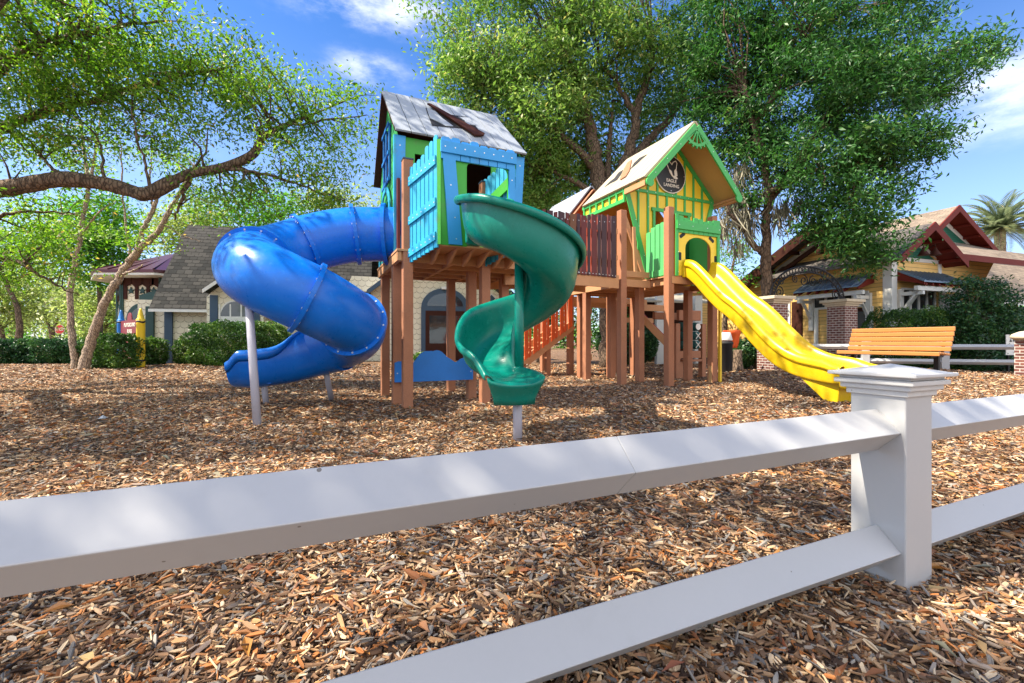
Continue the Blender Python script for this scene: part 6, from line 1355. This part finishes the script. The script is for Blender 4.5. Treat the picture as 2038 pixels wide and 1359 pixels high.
far_tree('dark green tree behind the orange stair', 'tree', [(1080, 620, 60, 50, 0, 1.4, 26), (1180, 640, 60, 45, 0, 1.4, 20)], 21, LDARK, 1.1, .17, spread=.4)
# the treeline behind everything
def treeline():
    B = []
    for k in range(46):
        x = -75+k*3.6; y = 62+6*sin(k*1.7); h = 5.0+1.6*sin(k*2.3)
        if 26 < x < 75: h = 3.2
        B.append(((x, y, h*.5), (3.4, 2.2, h*.55), 26))
    cc = clumps(B); o = crown('far_trees', cc, 26, .9, .55, LMID, None); kind(o, 'stuff'); o['label'] = 'continuous green treeline far behind the buildings'; o['category'] = 'trees'
treeline()
def palm():
    d = 34; b = W(1990, 680, d); c = W(1990, 455, d); t = tree('palm_tree', 'date palm with grey-green fronds above the clubhouse roof at the right edge', 'palm', (b.x, b.y, 0))
    m = MB(); m.tube([V(b.x, b.y, -.1), V(b.x+.1, b.y, c.z*.5), c-V(0, 0, .4), c], [.35, .3, .32, .38], 12); obj('trunk', m, BARKB, t)
    P = []; r = []; sp = MB()
    for k in range(60):
        az = k*2.399; el = radians(80-112*(k/60)**.9); L_ = RNG.uniform(2.6, 3.4); h = np.array([cos(az), sin(az), 0]); p = np.array(c); pts = []
        for j in range(15):
            q = j/14; e = el-q*q*1.1; pts.append(p.copy()); p = p+(h*cos(e)+np.array([0, 0, sin(e)]))*L_/14
        sp.tube([Vector(x) for x in pts], [.035*(1-j/16) for j in range(15)], 4, caps=False)
        side = np.cross(h, [0, 0, 1.]); 
        for j in range(1, 15):
            for f in (0, .5):
                a = pts[j-1]*(1-f)+pts[j]*f; dirv = pts[j]-pts[j-1]; dirv = dirv/np.linalg.norm(dirv); l = .62*sin(pi*min(1, (j+f)/15.5)**.7)+.08
                for s in (-1, 1):
                    e = dirv*.65+side*s*.75+np.array([0, 0, .28]); e = e/np.linalg.norm(e)*l; w = np.cross(e, [0, 0, 1.]); w = w/np.linalg.norm(w)*.045
                    P.append(np.stack([a-w*.4, a+e*.5-w, a+e-np.array([0, 0, .06]), a+e*.5+w])); r.append(min(1, max(0, RNG.normal(.45, .18)+(.5 if k % 13 == 6 else 0))))
    obj('frond_stem', sp, LPALM, t); np_polys('fronds', np.array(P), np.array(r), LPALM, t)
palm()
# ---------------------------------------------------------------- shrubs
def loose_shrub(label, blobs, d, m_, size, group):
    c = W(blobs[0][0], 700, d); t = thing('shrub', label, 'shrub', (c.x, c.y, 0), group)
    cc = clumps([blob(x, y, d+dd, rx, ry, rd, n) for x, y, rx, ry, dd, rd, n in blobs]); mb = MB(); rs = random.Random(3); nd = []
    nd = limbs(mb, [([V(c.x+rs.uniform(-.2, .2), c.y, -.05), V(c.x+rs.uniform(-.5, .5), c.y+rs.uniform(-.3, .3), .9), V(c.x+rs.uniform(-1, 1), c.y+rs.uniform(-.5, .5), 1.9)], .03, .012) for k in range(7)], 3, 5, .02)
    twigs(mb, nd, cc, .8, .006, 5, 2.5, .015); obj('stem', mb, BARK, t); crown('foliage', cc, 60, .17, size, m_, t, tone=.35, up=.4, wid=.5)
def shrub(label, px0, px1, py0, py1, d, m_=None, name='shrub', size=.07, dens=1.0, box=True, dep=None, group='clipped shrubs around the cottage', cat='shrub'):
    a, b = W(px0, py1, d), W(px1, py0, d); c = (a+b)/2; hw = (b.x-a.x)/2; h = b.z; dep = dep or hw*.8
    t = thing(name, label, cat, (c.x, c.y, 0), group); n = int(5200*dens*hw*h*2); 
    u = RNG.uniform(-1, 1, (n, 3)); 
    if box:
        ax = RNG.integers(0, 3, n); sgn = np.where(RNG.uniform(size=n) < .5, -1., 1.); u[np.arange(n), ax] = sgn; u *= (1-np.abs(RNG.normal(size=n))*.13)[:, None]
        u = u/np.maximum(1, np.linalg.norm(u*.82, axis=1, keepdims=True)**.9)
    else: u = unit(RNG.normal(size=(n, 3)))*(RNG.uniform(.5, 1, n)**.5*(1+.2*np.sin(RNG.uniform(0, 40, n))*0))[:, None]
    wob = 1+.09*np.sin(u[:, 0]*9+px0)+.08*np.sin(u[:, 1]*8+u[:, 2]*7)
    P = np.array([c.x, c.y, h*.5+.02])+u*wob[:, None]*np.array([hw, dep, h*.5])
    nz = np.clip(.42+.25*np.sin(P[:, 0]*3+P[:, 2]*4)+RNG.normal(size=n)*.22, 0, 1)
    np_polys('foliage', leaves(P, size, wid=.55, up=.3), nz, m_ or LSHR, t)
    mb = MB(); rs = random.Random(int(px0))
    for k in range(5): mb.tube([V(c.x+rs.uniform(-.1, .1), c.y, -.05), V(c.x+rs.uniform(-.3, .3)*hw, c.y+rs.uniform(-.2, .2), h*.35), V(c.x+rs.uniform(-.7, .7)*hw, c.y+rs.uniform(-.5, .5)*dep, h*.8)], [.03, .022, .01], 5)
    obj('stem', mb, BARK, t)
    return t
shrub('clipped shrub in front of the playground rules board', 186, 276, 668, 732, 17.2, size=.085)
shrub('dark clipped shrub right of the yellow crayon post', 288, 326, 675, 722, 19.6, size=.085)
shrub('small square clipped shrub alone against the cottage wall', 355, 398, 677, 725, 20.3, size=.08)
shrub('large clipped hedge shrub below the arched cottage window', 405, 566, 645, 727, 19.4, size=.09, dens=.8)
shrub('clipped shrub behind the exit of the blue tube slide', 630, 716, 684, 728, 19.5, size=.085)
shrub('low leafy plant by the cottage door under the blue playhouse', 822, 856, 702, 724, 21, size=.1, box=False, dens=.7)
for i, (a, b, y0, lab) in enumerate(((-60, 50, 678, 'hedge section at the left edge of the frame'), (50, 135, 676, 'dark hedge section left of the slender birch'), (128, 200, 680, 'hedge section behind the leaning tree'))):
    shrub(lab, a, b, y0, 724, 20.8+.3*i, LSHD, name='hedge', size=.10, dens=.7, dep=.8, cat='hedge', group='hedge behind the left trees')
shrub('rounded bright green shrub behind the bench back', 1742, 1890, 620, 712, 16.4, size=.075, dens=.7, group='shrubs by the clubhouse')
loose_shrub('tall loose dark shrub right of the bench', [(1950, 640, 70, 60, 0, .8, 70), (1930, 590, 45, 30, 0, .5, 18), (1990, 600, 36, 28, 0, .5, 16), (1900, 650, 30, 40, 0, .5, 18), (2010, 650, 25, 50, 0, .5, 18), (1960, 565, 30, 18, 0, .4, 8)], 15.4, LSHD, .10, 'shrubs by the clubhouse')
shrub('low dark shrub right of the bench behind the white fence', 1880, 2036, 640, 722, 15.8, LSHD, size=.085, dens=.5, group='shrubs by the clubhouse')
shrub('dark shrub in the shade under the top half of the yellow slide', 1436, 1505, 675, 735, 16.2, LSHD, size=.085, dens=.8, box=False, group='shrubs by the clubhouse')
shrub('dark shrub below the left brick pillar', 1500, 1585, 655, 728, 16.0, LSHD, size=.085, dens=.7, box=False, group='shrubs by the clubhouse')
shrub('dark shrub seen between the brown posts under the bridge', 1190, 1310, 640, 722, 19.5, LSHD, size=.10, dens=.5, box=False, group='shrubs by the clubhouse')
